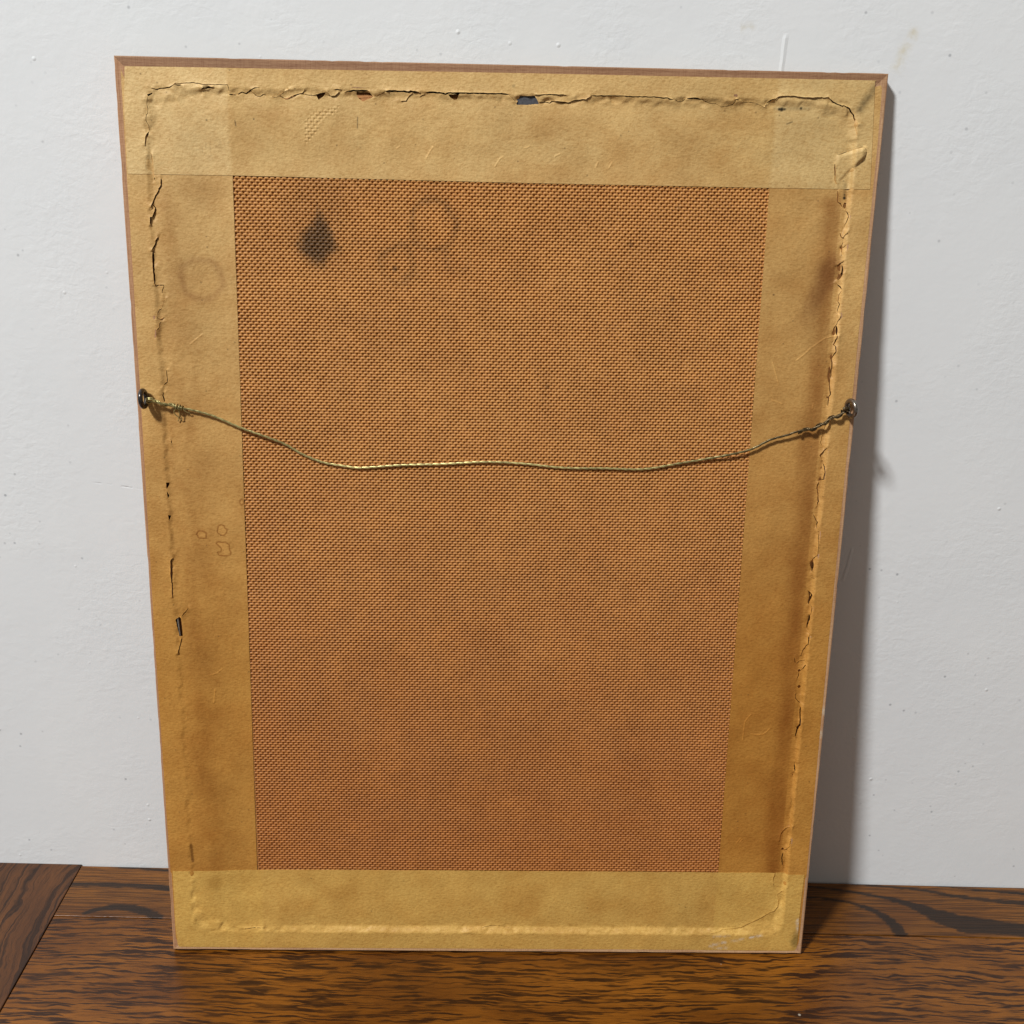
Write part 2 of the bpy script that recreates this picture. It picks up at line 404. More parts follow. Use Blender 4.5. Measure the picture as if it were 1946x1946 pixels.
def mat_oak(kind):
    """stained oak. kind: 'broad' bold wavy grain, 'fine' thin grain with painted-in growth bands, 'end' grain along y"""
    t = NT('stained_oak_' + kind)
    v = t.tc
    if kind == 'end':
        v = t.mapv(v, (1, 1, 1), (0, 0, 0), (0, 0, math.radians(84)))
    s = t.sep(v)
    x, y = s[0], s[1]
    # warp the grain sideways
    wv = t.noise(t.comb(t.math('MULTIPLY', x, 52.0), t.math('MULTIPLY', y, 110.0), 0.0), 1.0, 2, 0.5)
    wv2 = t.noise(t.comb(t.math('MULTIPLY', x, 95.0), t.math('MULTIPLY', y, 130.0), 3.0), 1.0, 2, 0.5)
    slow = t.noise(t.comb(t.math('MULTIPLY', x, 5.0), t.math('MULTIPLY', y, 7.0), 7.0), 1.0, 2, 0.5)
    amp = {'broad': 0.0044, 'fine': 0.0015, 'end': 0.007}[kind]
    yy = t.math('ADD', y, t.math('MULTIPLY', t.math('SUBTRACT', wv, 0.5), amp))
    yy = t.math('ADD', yy, t.math('MULTIPLY', t.math('SUBTRACT', wv2, 0.5), amp * 0.36))
    yy = t.math('ADD', yy, t.math('MULTIPLY', t.math('SUBTRACT', slow, 0.5), {'broad': 0.02, 'fine': 0.004, 'end': 0.10}[kind]))
    fy, fx = {'broad': (600.0, 36.0), 'fine': (1050.0, 26.0), 'end': (430.0, 7.0)}[kind]
    g = t.noise(t.comb(t.math('MULTIPLY', x, fx), t.math('MULTIPLY', yy, fy), 1.7), 1.0, 2.2, 0.55)
    pore = t.noise(t.comb(t.math('MULTIPLY', x, 95.0), t.math('MULTIPLY', yy, 2100.0), 5.1), 1.0, 2, 0.5)
    fib = t.noise(t.comb(t.math('MULTIPLY', x, 40.0), t.math('MULTIPLY', yy, 900.0), 9.1), 1.0, 2, 0.6)
    tone = t.noise(t.comb(t.math('MULTIPLY', x, 9.0), t.math('MULTIPLY', y, 22.0), 2.0), 1.0, 3, 0.6)
    tone2 = t.noise(t.comb(t.math('MULTIPLY', x, 24.0), t.math('MULTIPLY', y, 170.0), 4.0), 1.0, 3, 0.6)
    if kind == 'broad':
        dark = t.math('MULTIPLY', t.ramp(g, [(0.455, 1.0), (0.505, 0.0)]), t.ramp(tone2, [(0.34, 0.45), (0.52, 1.0)]))
        lite = t.mix(t.ramp(tone, [(0.35, 0.0), (0.68, 1.0)]), (0.140, 0.044, 0.0050), (0.285, 0.099, 0.0105))
        drk = (0.0330, 0.0105, 0.0024)
    elif kind == 'fine':
        dark = t.math('MULTIPLY', t.ramp(g, [(0.40, 1.0), (0.56, 0.0)]), 0.72)
        lite = t.mix(t.ramp(tone, [(0.35, 0.0), (0.68, 1.0)]), (0.150, 0.050, 0.0070), (0.265, 0.098, 0.0125))
        drk = (0.034, 0.0115, 0.0030)
    else:
        dark = t.math('MULTIPLY', t.ramp(g, [(0.41, 1.0), (0.52, 0.0)]), 0.85)
        lite = t.mix(t.ramp(tone, [(0.35, 0.0), (0.68, 1.0)]), (0.080, 0.0270, 0.0070), (0.135, 0.0480, 0.0120))
        drk = (0.0210, 0.0082, 0.0034)
    col = t.mix(t.ramp(fib, [(0.35, 0.30), (0.6, 0.0)]), lite, drk)
    col = t.mix(dark, col, drk)
    col = t.mix(t.math('MULTIPLY', t.ramp(pore, [(0.30, 1.0), (0.42, 0.0)]), 0.55), col, (0.010, 0.005, 0.0025))
    col = t.mix(t.attr('tint', True), (0.0105, 0.0070, 0.0052), col)
    # a few pale flecks of lint and dried paint
    d, c = t.voro(t.tc, 46)
    fl = t.math('MULTIPLY', t.ramp(d, [(0.028, 1.0), (0.05, 0.0)]), t.math('GREATER_THAN', t.sep(c)[0], 0.94))
    col = t.mix(t.math('MULTIPLY', fl, 0.7), col, (0.55, 0.48, 0.38))
    hgt = t.math('ADD', t.math('MULTIPLY', dark, -0.6), t.math('MULTIPLY', pore, 0.5))
    nrm = t.bump(hgt, 0.22, 0.0004)
    r = t.math('ADD', {'broad': 0.25, 'fine': 0.30, 'end': 0.36}[kind], t.math('MULTIPLY', dark, 0.10))
    r = t.math('ADD', r, t.math('MULTIPLY', t.math('SUBTRACT', tone, 0.5), 0.10))
    return t.fin(col, r, 0.34, 0, nrm)

def mat_paper():
    t = NT('kraft_paper')
    v = t.tc
    a = t.attr()
    blot = t.noise(v, 42, 5, 0.62)
    fine = t.noise(v, 900, 4, 0.7)
    fibre = t.noise(t.mapv(v, (1.0, 2.6, 1.0)), 420, 4, 0.65, 0.4)
    col = t.mix(1.0, srgb(221, 187, 131), a, 'MULTIPLY')
    col = t.mix(t.ramp(blot, [(0.36, 0.42), (0.58, 0.0)]), col, t.mix(1.0, col, (0.76, 0.64, 0.50), 'MULTIPLY'))
    col = t.mix(t.ramp(fibre, [(0.34, 0.55), (0.54, 0.0)]), col, t.mix(1.0, col, (0.66, 0.54, 0.40), 'MULTIPLY'))
    col = t.mix(t.ramp(fine, [(0.50, 0.0), (0.70, 0.40)]), col, t.mix(1.0, col, (1.26, 1.25, 1.22), 'MULTIPLY'))
    d, c = t.voro(v, 230)
    sp = t.math('MULTIPLY', t.ramp(d, [(0.07, 1.0), (0.16, 0.0)]), t.math('GREATER_THAN', t.sep(c)[0], 0.90))
    col = t.mix(t.math('MULTIPLY', sp, 0.45), col, (0.10, 0.050, 0.018))
    nrm = t.bump(t.noise(v, 520, 3, 0.6), 0.45, 0.0007)
    nrm = t.bump(t.noise(v, 60, 3, 0.5), 0.30, 0.0022, nrm)
    return t.fin(col, 0.52, 0.32, 0, nrm)

def mat_board():
    t = NT('screen_back_hardboard')
    v = t.tc
    a = t.attr()
    n = t.noise(v, 26, 5, 0.65)
    f = t.noise(v, 850, 3, 0.7)
    col = t.mix(1.0, srgb(208, 148, 80), a, 'MULTIPLY')
    col = t.mix(t.ramp(n, [(0.34, 0.22), (0.62, 0.0)]), col, t.mix(1.0, col, (0.70, 0.56, 0.46), 'MULTIPLY'))
    col = t.mix(t.ramp(f, [(0.30, 0.40), (0.55, 0.0)]), col, t.mix(1.0, col, (0.60, 0.48, 0.38), 'MULTIPLY'))
    return t.fin(col, 0.50, 0.35, 0, None)

def mat_rail():
    t = NT('raw_frame_wood')
    v = t.tc
    a = t.attr()
    gu = t.attr('grain')
    g1 = t.noise(t.mapv(gu, (28, 900, 900)), 1.0, 4, 0.6, 0.3)
    g2 = t.noise(t.mapv(gu, (260, 2600, 2600)), 1.0, 2, 0.6)
    saw = t.noise(t.mapv(gu, (1500, 60, 60)), 1.0, 2, 0.6)
    col = t.mix(1.0, srgb(196, 156, 118), a, 'MULTIPLY')
    col = t.mix(t.ramp(g1, [(0.36, 0.55), (0.60, 0.0)]), col, t.mix(1.0, col, (0.60, 0.47, 0.42), 'MULTIPLY'))
    col = t.mix(t.ramp(g2, [(0.34, 0.45), (0.5, 0.0)]), col, t.mix(1.0, col, (0.55, 0.42, 0.36), 'MULTIPLY'))
    col = t.mix(t.ramp(saw, [(0.40, 0.35), (0.55, 0.0)]), col, t.mix(1.0, col, (0.66, 0.54, 0.48), 'MULTIPLY'))
    nrm = t.bump(t.math('ADD', g2, t.math('MULTIPLY', saw, 0.6)), 0.35, 0.0004)
    return t.fin(col, 0.6, 0.3, 0, nrm)

def mat_metal(name, base, rough, metal=0.9, tint=False):
    t = NT(name)
    n = t.noise(t.tc, 700, 3, 0.6)
    col = t.mix(t.ramp(n, [(0.35, 0.0), (0.65, 1.0)]), tuple(c * 0.6 for c in base), base)
    if tint: col = t.mix(1.0, col, t.attr(), 'MULTIPLY')
    r = t.math('ADD', rough - 0.06, t.math('MULTIPLY', n, 0.14))
    return t.fin(col, r, 0.5, metal)

M_WALL = mat_wall(); M_BROAD = mat_oak('broad'); M_FINE = mat_oak('fine'); M_END = mat_oak('end')
M_PAPER = mat_paper(); M_BOARD = mat_board(); M_RAIL = mat_rail()
M_EYE = mat_metal('blackened_steel', (0.11, 0.10, 0.092), 0.26)
M_EYE2 = mat_metal('dull_steel', (0.30, 0.26, 0.22), 0.28)
M_WIRE = mat_metal('brass_wire', (0.86, 0.75, 0.34), 0.30, 0.60, True)
M_TAB = mat_metal('zinc_sheet', (0.105, 0.105, 0.115), 0.55, 0.4)
M_BRAD = mat_metal('brad_steel', (0.50, 0.47, 0.42), 0.4, 0.8)
t_ = NT('dark_underside'); M_DARK = t_.fin((0.03, 0.016, 0.009), 0.7, 0.3)

# ------------------------------------------------------------------ setting: wall and tabletop
def box(name, x0, x1, y0, y1, z0, z1, mat, parent=None):
    co = [(x, y, z) for z in (z0, z1) for y in (y0, y1) for x in (x0, x1)]
    q = [(0, 2, 3, 1), (4, 5, 7, 6), (0, 1, 5, 4), (1, 3, 7, 5), (3, 2, 6, 7), (2, 0, 4, 6)]
    return mesh_np(name, np.array(co), quads=q, mat=mat, parent=parent, smooth=False)

wall = box('wall', -1.3, 1.3, 0.0, 0.10, -0.06, 1.7, M_WALL)
tag(wall, 'white painted plaster wall with specks behind the picture frame', None, 'structure')

tabletop = box('tabletop', -0.80, 0.90, -0.75, -0.0012, -0.030, -0.0095, M_DARK)
tag(tabletop, 'dark stained oak tabletop against the white wall', None, 'structure')

def plank(x0, x1, y0, y1, mat, nx, ny, bands=None, label=None, name='plank', skew=0.0, dz=0.0):
    """a board 9 mm thick, its top a grid with eased edges; 'bands' darken the wide growth rings"""
    r = 0.0004
    xs = np.concatenate([[x0, x0 + r * .3, x0 + r], np.linspace(x0 + r * 2, x1 - r * 2, nx), [x1 - r, x1 - r * .3, x1]])
    ys = np.concatenate([[y0, y0 + r * .3, y0 + r], np.linspace(y0 + r * 2, y1 - r * 2, ny), [y1 - r, y1 - r * .3, y1]])
    X, Y = np.meshgrid(xs, ys)
    ex = np.minimum(X - x0, x1 - X); ey = np.minimum(Y - y0, y1 - Y)
    e = np.clip(np.minimum(ex, ey) / r, 0, 1)
    Z = -(1 - np.sqrt(1 - (1 - e) ** 2)) * r + dz
    tint = np.ones(X.shape)
    if bands is not None: tint = bands(X * 1000, Y * 1000)
    Xs = X + skew * (Y - y1)
    n = len(xs); m = len(ys)
    co = np.stack([Xs.ravel(), Y.ravel(), Z.ravel()], 1)
    idx = np.arange(n * m).reshape(m, n)
    q = np.stack([idx[:-1, :-1], idx[:-1, 1:], idx[1:, 1:], idx[1:, :-1]], -1).reshape(-1, 4)
    # skirt
    ring = np.concatenate([idx[0, :], idx[1:, -1], idx[-1, -2::-1], idx[-2:0:-1, 0]])
    low = co[ring].copy(); low[:, 2] = -0.009
    b = len(co); k = len(ring)
    i = np.arange(k); j = (i + 1) % k
    q2 = np.stack([ring[j], ring[i], b + i, b + j], -1)
    co = np.vstack([co, low])
    t3 = np.repeat(np.concatenate([tint.ravel(), np.ones(k)])[:, None], 3, 1)
    o = mesh_np(name, co, quads=np.vstack([q, q2]), mat=mat, parent=tabletop, tint=t3)
    if label: o['label'] = label
    return o

GROWTH = [  # mm on the table: points with half width
    [((228, -5.5), .8), ((245, -7.5), 1.0), ((262, -10), 1.3), ((278, -14.5), 1.6), ((293, -19.5), 2.4), ((303, -25), 4.5), ((315, -34), 7.5), ((330, -41), 9), ((352, -43), 6.5), ((420, -52), 6)],
    [((228, -17), .8), ((240, -18), 1.0), ((254, -21), 1.4), ((264, -25.5), 1.9), ((272, -31), 2.6), ((278, -38), 3.6), ((281, -46), 4.6), ((282, -56), 5.2)],
    [((262, -1.5), .6), ((285, -3.5), 1.0), ((310, -6.5), 1.5), ((335, -12), 1.9), ((360, -16), 2.2), ((400, -20), 2.4)],
    [((320, -0.6), .5), ((345, -4), 1.0), ((400, -9), 1.4)],
    [((-320, -21.5), 2.2), ((-290, -21.2), 2.2), ((-262, -21), 2.4), ((-240, -22.5), 2.8), ((-215, -24.5), 2.6), ((-150, -27), 2.4), ((-60, -24), 2), ((60, -20), 2), ((160, -19), 1.2), ((226, -17), .8)],
    [((-282, -1.2), .5), ((-255, -3), 1.2), ((-232, -5), 1.6), ((-160, -6), 1.6), ((0, -4), 1.2)],
    [((-284, -50), 1.6), ((-276, -46), 2.2), ((-266, -43), 2.6), ((-252, -44), 3.4), ((-242, -48), 3.6), ((-232, -52), 3)],
]
def growth_bands(X, Y):
    P = np.stack([X.ravel(), Y.ravel()], 1)
    jit = (fbm(P[:, 0] / 9, P[:, 1] / 1.1, 5, 3) - 0.5) * 3.4
    out = np.zeros(len(P))
    for band in GROWTH:
        pts = np.array([p for p, w in band], float); ws = np.array([w for p, w in band])
        m = np.where((P[:, 0] > pts[:, 0].min() - 12) & (P[:, 0] < pts[:, 0].max() + 12))[0]
        if len(m) == 0: continue
        Q = P[m]; best = np.full(len(m), 1e9)
        for k in range(len(pts) - 1):
            a, b = pts[k], pts[k + 1]; d = b - a
            t = np.clip(((Q - a) @ d) / (d @ d), 0, 1)
            r = np.hypot(*(Q - a - t[:, None] * d).T) - (ws[k] + (ws[k + 1] - ws[k]) * t)
            best = np.minimum(best, r)
        out[m] = np.maximum(out[m], sstep(0.7, -0.5, best + jit[m] * 0.95))
    return (1 - 0.86 * out).reshape(X.shape)

plank(-0.3042, 0.86, -0.0531, -0.0014, M_FINE, 760, 52, growth_bands, 'rear oak plank along the wall with wide dark growth bands')
plank(-0.3040, 0.86, -0.70, -0.0542, M_BROAD, 30, 14, None, 'front oak plank with bold wavy dark grain under the frame')
plank(-0.78, -0.3046, -0.70, -0.0002, M_END, 14, 20, None, 'darker end board at the left with grain running towards the camera', dz=0.0004)

# ------------------------------------------------------------------ the picture frame
ORI = Vector((-0.0024765, -0.0794034, 0.0016410))
FW, FH, FT = 420.0, 554.9, 14.0
th, ps = 0.117507, 0.022562
ex = Vector((math.cos(ps), math.sin(ps), 0)); n0 = Vector((-math.sin(ps), math.cos(ps), 0))
up = math.cos(th) * Vector((0, 0, 1)) + math.sin(th) * n0
nw = ex.cross(up)
frame = bpy.data.objects.new('picture_frame', None)
COL.objects.link(frame)
frame.empty_display_size = 0.05
frame.matrix_world = Matrix(((ex.x, up.x, nw.x, ORI.x), (ex.y, up.y, nw.y, ORI.y), (ex.z, up.z, nw.z, ORI.z), (0, 0, 0, 1)))
tag(frame, 'wooden picture frame seen from the back with torn brown paper tape, leaning on the wall', 'picture frame')

# ---- four mitred rails
def rail(p0, p1, inward, tint_rgb, seed, label, extra=None):
    p0 = np.array(p0, float); p1 = np.array(p1, float); inward = np.array(inward, float)
    L = np.hypot(*(p1 - p0)); dirv = (p1 - p0) / L
    prof = [(0.0, -13.6), (0.0, -9.0), (0.0, -4.0), (0.0, -1.4), (0.22, -0.22), (0.7, 0.0), (2.0, 0.0), (4.0, 0.0), (6.0, 0.0), (10.0, 0.0), (13.7, 0.0), (14.0, -0.3),
            (14.0, -9.0), (20.0, -9.0), (20.0, -14.0), (0.4, -14.0)]
    n = int(L / 1.6)
    ts = np.linspace(0, 1, n + 1)
    co = []; tint = []; grain = []
    for d, w in prof:
        a = 0.04 + d; s = a + ts * (L - 2 * a)          # mitre: 45 degrees, a hair of a gap at the joint
        wear = np.zeros(n + 1); dw = np.zeros(n + 1)
        if d < 0.5 and w > -3:
            ch = np.clip(fbm(s / 9, s * 0 + seed, seed, 4) - 0.56, 0, 1) * 2.6
            wear = ch * 0.30; dw = -ch * 0.25
        pt = p0 + dirv * s[:, None] + inward * (d + wear)[:, None]
        co.append(np.stack([pt[:, 0], pt[:, 1], np.full(n + 1, w) + dw], 1))
        f = 0.90 + 0.22 * fbm(s / 30, s * 0 + d * 0.3, seed + 3, 3)
        c = np.array(tint_rgb)[None, :] * f[:, None]
        if 0 <= d < 0.6 and w > -1: c = c * 0.72 + 0.34          # pale rubbed arris
        if extra: c = extra(pt, d, w, c)
        tint.append(c)
        grain.append(np.stack([s / 1000, np.full(n + 1, d / 1000 + seed), np.full(n + 1, w / 1000)], 1))
    k = len(prof); m = n + 1
    co = np.concatenate(co) / 1000; tint = np.concatenate(tint); grain = np.concatenate(grain)
    idx = np.arange(k * m).reshape(k, m)
    nx = np.roll(idx, -1, axis=0)
    q = np.stack([idx[:, :-1], idx[:, 1:], nx[:, 1:], nx[:, :-1]], -1).reshape(-1, 4)
    if dirv[0] * inward[1] - dirv[1] * inward[0] < 0: q = q[:, ::-1]
    o = mesh_np('frame_rail', co, quads=q, mat=M_RAIL, parent=frame, tint=tint, smooth=False)
    b = o.data.attributes.new('grain', 'FLOAT_VECTOR', 'POINT'); b.data.foreach_set('vector', grain.astype(np.float32).ravel())
    # end caps
    import bmesh
    bm = bmesh.new(); bm.from_mesh(o.data); bm.verts.ensure_lookup_table()
    for e in (0, n):
        try: bm.faces.new([bm.verts[int(idx[i, e])] for i in range(k)])
        except ValueError: pass
    bmesh.ops.recalc_face_normals(bm, faces=bm.faces)
    bm.to_mesh(o.data); bm.free()
    o['label'] = label
    return o

hw = FW / 2
def chips(pt, d, w, c):
    if d > 3.2: return c
    for (v0, v1) in ((174.5, 179.5), (159.5, 163.5)):
        m = sstep(v0 - 1, v0 + .3, pt[:, 1]) * sstep(v1 + 1, v1 - .3, pt[:, 1]) * (0.55 + 0.45 * (vnoise(pt[:, 1] * 2, d + pt[:, 1] * 0, 3) > 0.35))
        c = c * (1 - m[:, None]) + np.array([1.2, 1.6, 2.1]) * m[:, None]
    return c
def greytop(pt, d, w, c):
    if w < -0.6 or d < 0.15:
        return c * np.array([0.55, 0.70, 0.72])
    return c
rail((-hw, FH), (hw, FH), (0, -1), (0.66, 0.60, 0.58), 5, 'top rail, its bare wood darker and redder', greytop)
rail((-hw, 0), (hw, 0), (0, 1), (1.20, 1.24, 1.22), 9, 'bottom rail with a pale rubbed edge')
rail((-hw, 0), (-hw, FH), (1, 0), (0.93, 0.85, 0.82), 13, 'left rail with a strip of reddish bare wood')
rail((hw, 0), (hw, FH), (-1, 0), (1.06, 1.06, 1.06), 21, 'right rail with a pale strip of bare wood and white chips', chips)

# ---- backing board: screen-back hardboard, the wire-screen weave as real relief
PX, PY = 3.275, 1.704
BW = -2.5                                      # its face lies 2 mm below the back of the rails
def weave_depth(X, Y):
    """depth (mm) of the screen print at points in weave units"""
    row = np.floor(Y); fy = Y - row
    fx = np.mod(X + 0.5 * np.mod(row, 2), 1.0); dx = np.minimum(fx, 1 - fx)
    # the joint below this row and the one above
    hj = np.exp(-(np.minimum(fy, 1 - fy) / 0.13) ** 2) * 0.66
    tail = np.exp(-(dx / 0.085) ** 2) * (0.45 + 0.55 * fy)
    dot = np.exp(-(dx / 0.15) ** 2) * np.exp(-((1.0 - fy) / 0.55) ** 2) * 1.35
    # the dot of the row below reaches over its joint
    r2 = row - 1
    fx2 = np.mod(X + 0.5 * np.mod(r2, 2), 1.0); dx2 = np.minimum(fx2, 1 - fx2)
    dot2 = np.exp(-(dx2 / 0.15) ** 2) * np.exp(-(fy / 0.16) ** 2) * 1.35
    dome = ((fx - 0.5) ** 2) * 0.14 + ((fy - 0.5) ** 2) * 0.14
    return np.maximum.reduce([hj, tail, dot, dot2]) + dome

def build_board():
    u0, u1, v0, v1 = -151.8, 152.0, 57.5, 496.2
    cols = np.arange(math.floor(u0 / PX * 2), math.ceil(u1 / PX * 2) + 1) / 2.0
    xs = np.concatenate([cols[:-1] + p for p in (0.0, 0.08, 0.25, 0.42)]); xs.sort()
    rows = np.arange(math.floor(v0 / PY), math.ceil(v1 / PY) + 1).astype(float)
    ys = np.concatenate([rows[:-1] + p for p in (0.0, 0.2, 0.5, 0.8)]); ys.sort()
    X, Y = np.meshgrid(xs, ys)
    # the screen is never quite straight
    U = X * PX + 0.5 * (vnoise(X / 14, Y / 22, 1) - 0.5) + 0.22 * (vnoise(X / 2.1, Y / 3.0, 31) - 0.5)
    V = Y * PY + 0.4 * (vnoise(X / 12, Y / 30, 2) - 0.5) + 0.16 * (vnoise(X / 1.7, Y / 2.3, 32) - 0.5)
    D = weave_depth(X, Y)
    press = 0.92 + 0.25 * fbm(X / 9, Y / 16, 8, 4)                # pressed deeper here and there
    cell = 0.75 + 0.5 * vnoise(X * 2.0, Y * 1.0, 77)
    worn = 1 - 0.12 * sstep(0.70, 0.86, fbm(X / 2.6, Y / 4.0, 9, 3))
    D = D * press * cell * worn * 1.05
    Wz = BW - D + 0.10 * (vnoise(X * 3.1, Y * 1.9, 12) - 0.5)
    P = np.stack([U.ravel(), V.ravel()], 1)
    base = np.ones((len(P), 3))
    lg = fbm(P[:, 0] / 46, P[:, 1] / 46, 21, 4)
    base *= (0.95 + 0.10 * lg)[:, None]
    sm = fbm(P[:, 0] / 9, P[:, 1] / 9, 25, 3)
    base *= (0.90 + 0.20 * sm)[:, None]
    # lower part is a deeper, redder brown
    low = sstep(420, 60, P[:, 1])[:, None]
    base *= 1 - low * np.array([0.20, 0.34, 0.42])
    # screen print darkens with depth: resin brown plus painted pit shade
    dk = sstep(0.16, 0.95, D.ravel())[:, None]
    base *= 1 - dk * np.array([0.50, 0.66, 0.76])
    # ink blot with soft rim, rounded diamond with a tail upwards
    dx = (P[:, 0] + 103.6); dy = (P[:, 1] - 458.5)
    r = np.hypot(dx / 14.5, np.where(dy > 0, dy / 25.0, dy / 16.5)) + np.where(dy > 0, 0.75, 0.25) * (np.abs(dx / 13) * np.abs(dy / 15)) + 0.55 * (fbm(P[:, 0] / 5, P[:, 1] / 5, 41, 4) - 0.5)
    k = np.clip(sstep(1.10, 0.40, r) * 0.82, 0, 1)
    halo = sstep(2.1, 0.9, np.hypot(dx / 12, (dy - 12) / 18)) * 0.14
    k = np.maximum(k, halo)[:, None]
    base = base * (1 - k) + k * np.array([0.105, 0.125, 0.180]) * (0.7 + 0.5 * lg[:, None])
    # faint ring and dark specks
    for (a, b, rad, q) in ((-38, 470, 12.5, .30), (-59, 447, 9.5, .22), (-24, 452, 7, .12)):
        rr = np.hypot(P[:, 0] - a, (P[:, 1] - b) * 0.92) + 6 * (fbm(P[:, 0] / 9, P[:, 1] / 9, 44, 3) - .5)
        wv = 0.35 + 1.1 * fbm(P[:, 0] / 7, P[:, 1] / 7, 45, 2)
        base *= 1 - np.clip(q * np.exp(-((rr - rad) / 1.9) ** 2) * wv, 0, 1)[:, None]
    for (a, b, s, q) in ((-59.8, 445.3, 1.5, .7), (28.5, 379.7, 1.1, .5), (99, 431.5, 1.3, .5), (73.7, 461.3, 1.2, .5), (99.7, 481.9, 1.0, .4), (-20, 260, 1, .4), (-96, 196, .9, .4)):
        base *= 1 - (q * np.exp(-((P[:, 0] - a) ** 2 + (P[:, 1] - b) ** 2) / s ** 2))[:, None]
    co = np.stack([U.ravel(), V.ravel(), Wz.ravel()], 1)
    m, n = X.shape
    idx = np.arange(m * n).reshape(m, n)
    q = np.stack([idx[:-1, :-1], idx[:-1, 1:], idx[1:, 1:], idx[1:, :-1]], -1).reshape(-1, 4)
    # the margin under the tape and the board's thickness
    bu0, bu1, bv0, bv1 = -195.0, 195.0, 15.0, 539.0
    iu0, iu1, iv0, iv1 = co[:, 0].min() + 1.0, co[:, 0].max() - 1.0, co[:, 1].min() + 1.0, co[:, 1].max() - 1.0
    b = len(co)
    wz = BW - 0.12
    add = [(bu0, bv0, wz), (bu1, bv0, wz), (bu1, bv1, wz), (bu0, bv1, wz), (iu0, iv0, wz), (iu1, iv0, wz), (iu1, iv1, wz), (iu0, iv1, wz),
           (bu0, bv0, wz - 3.2), (bu1, bv0, wz - 3.2), (bu1, bv1, wz - 3.2), (bu0, bv1, wz - 3.2)]
    q2 = []
    for i in range(4):
        j = (i + 1) % 4
        q2.append((b + i, b + j, b + 4 + j, b + 4 + i)); q2.append((b + j, b + i, b + 8 + i, b + 8 + j))
    q2.append((b + 11, b + 10, b + 9, b + 8))
    co = np.vstack([co, add]) / 1000
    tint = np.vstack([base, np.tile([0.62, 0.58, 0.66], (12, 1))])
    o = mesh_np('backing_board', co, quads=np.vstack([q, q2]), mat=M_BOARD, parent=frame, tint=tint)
    o['label'] = 'brown hardboard back with woven screen texture and a grey ink blot'
build_board()

# ---- gummed paper tapes
RU, RV0, RV1 = 196.0, 14.0, 540.0
OUT = {'T': [(-206.4, 493.9), (-149, 494.3), (14, 493.6), (150, 493.7), (205.8, 494.0), (203.4, 538.4), (202.8, 550.4), (203.5, 551.0), (12, 550.6), (-186.8, 549.6), (-204.2, 549.4), (-205.8, 532)],
       'B': [(-206.9, 59.3), (-207.4, 20), (-206.8, 4.5), (-206.0, 2.4), (-150, 2.1), (95, 2.6), (205, 2.5), (206.4, 4.5), (206.2, 40), (206.8, 60.4), (150, 59.9), (-40, 59.6), (-153, 59.1)],
       'L': [(-206.6, 548.2), (-206.9, 505), (-207.5, 355.7), (-208.6, 224.8), (-208.4, 41), (-207.6, 4), (-196, 4), (-196, 50), (-153.1, 50), (-152.6, 61), (-149.4, 494), (-149.4, 501), (-190, 501)],
       'R': [(207.0, 549.0), (207.6, 520), (207.4, 387.6), (207.8, 195), (208.4, 44.7), (207.4, 4), (196, 4), (196, 50), (150.5, 50), (150.4, 61), (150.0, 494), (150.0, 501), (190, 501), (196, 545)]}
FLAP = [(186.9, 511.9), (200.2, 516.4), (201.7, 514.7), (201.1, 510.9), (199, 508.6), (188, 496.6), (185.4, 507.1)]
WEAVE = [(-109.4, 518.6), (-109, 524), (-103, 529.6), (-94, 531), (-88, 534), (-90.3, 527.5), (-96.5, 525.2), (-99.2, 522.2), (-102.3, 517.2), (-106.5, 511.8), (-110, 511.4)]
RINGS = [[(-179.8, 287.3), (-178.6, 289.4), (-176.3, 289.3), (-174.1, 288.3), (-174.3, 285), (-175.9, 284.8), (-178.8, 285.1), (-179.1, 286.5)],
         [(-167.5, 289.2), (-166.8, 292.3), (-165.1, 293.3), (-163.5, 292.7), (-162.9, 291), (-161.6, 290.3), (-162.1, 288.3), (-163.8, 286.4), (-165.7, 286.9), (-167.3, 288.2)],
         [(-168.6, 281.7), (-166.9, 282.6), (-165, 282.1), (-163, 282.3), (-160.8, 280.5), (-160.9, 277.7), (-160, 276), (-160.4, 274.3), (-162.7, 273.6), (-165.3, 273.9), (-167.3, 274.2), (-168, 275.9), (-165.9, 276.3), (-165.5, 278.3), (-167, 280)],
         [(-153.4, 307), (-153.2, 308.3), (-152.1, 309.2), (-151.1, 308.4), (-151.2, 306.4), (-152.5, 305.3)]]
PENCIL = [[(-163.2, 511.6), (-163.4, 508.3), (-160.6, 508.5)], [(-160.9, 511.2), (-161.0, 506.6)], [(-157.9, 512.3), (-156.7, 513.7), (-155.2, 512.5), (-155.6, 510.6), (-158.0, 508.7), (-153.8, 508.9)],
          [(-169.1, 507.2), (-166.6, 507.3)], [(-165.3, 509.0), (-165.2, 505.6)], [(-162.8, 504.4), (-160.1, 504.5)], [(-163.0, 503.2), (-161.4, 502.6), (-159.8, 503.3)]]
INK = [[(-79.6, 526.2), (-79.8, 520.6)], [(-146.6, 523.0), (-146.2, 520.3)], [(159.5, 528.8), (156.4, 527.6)]]
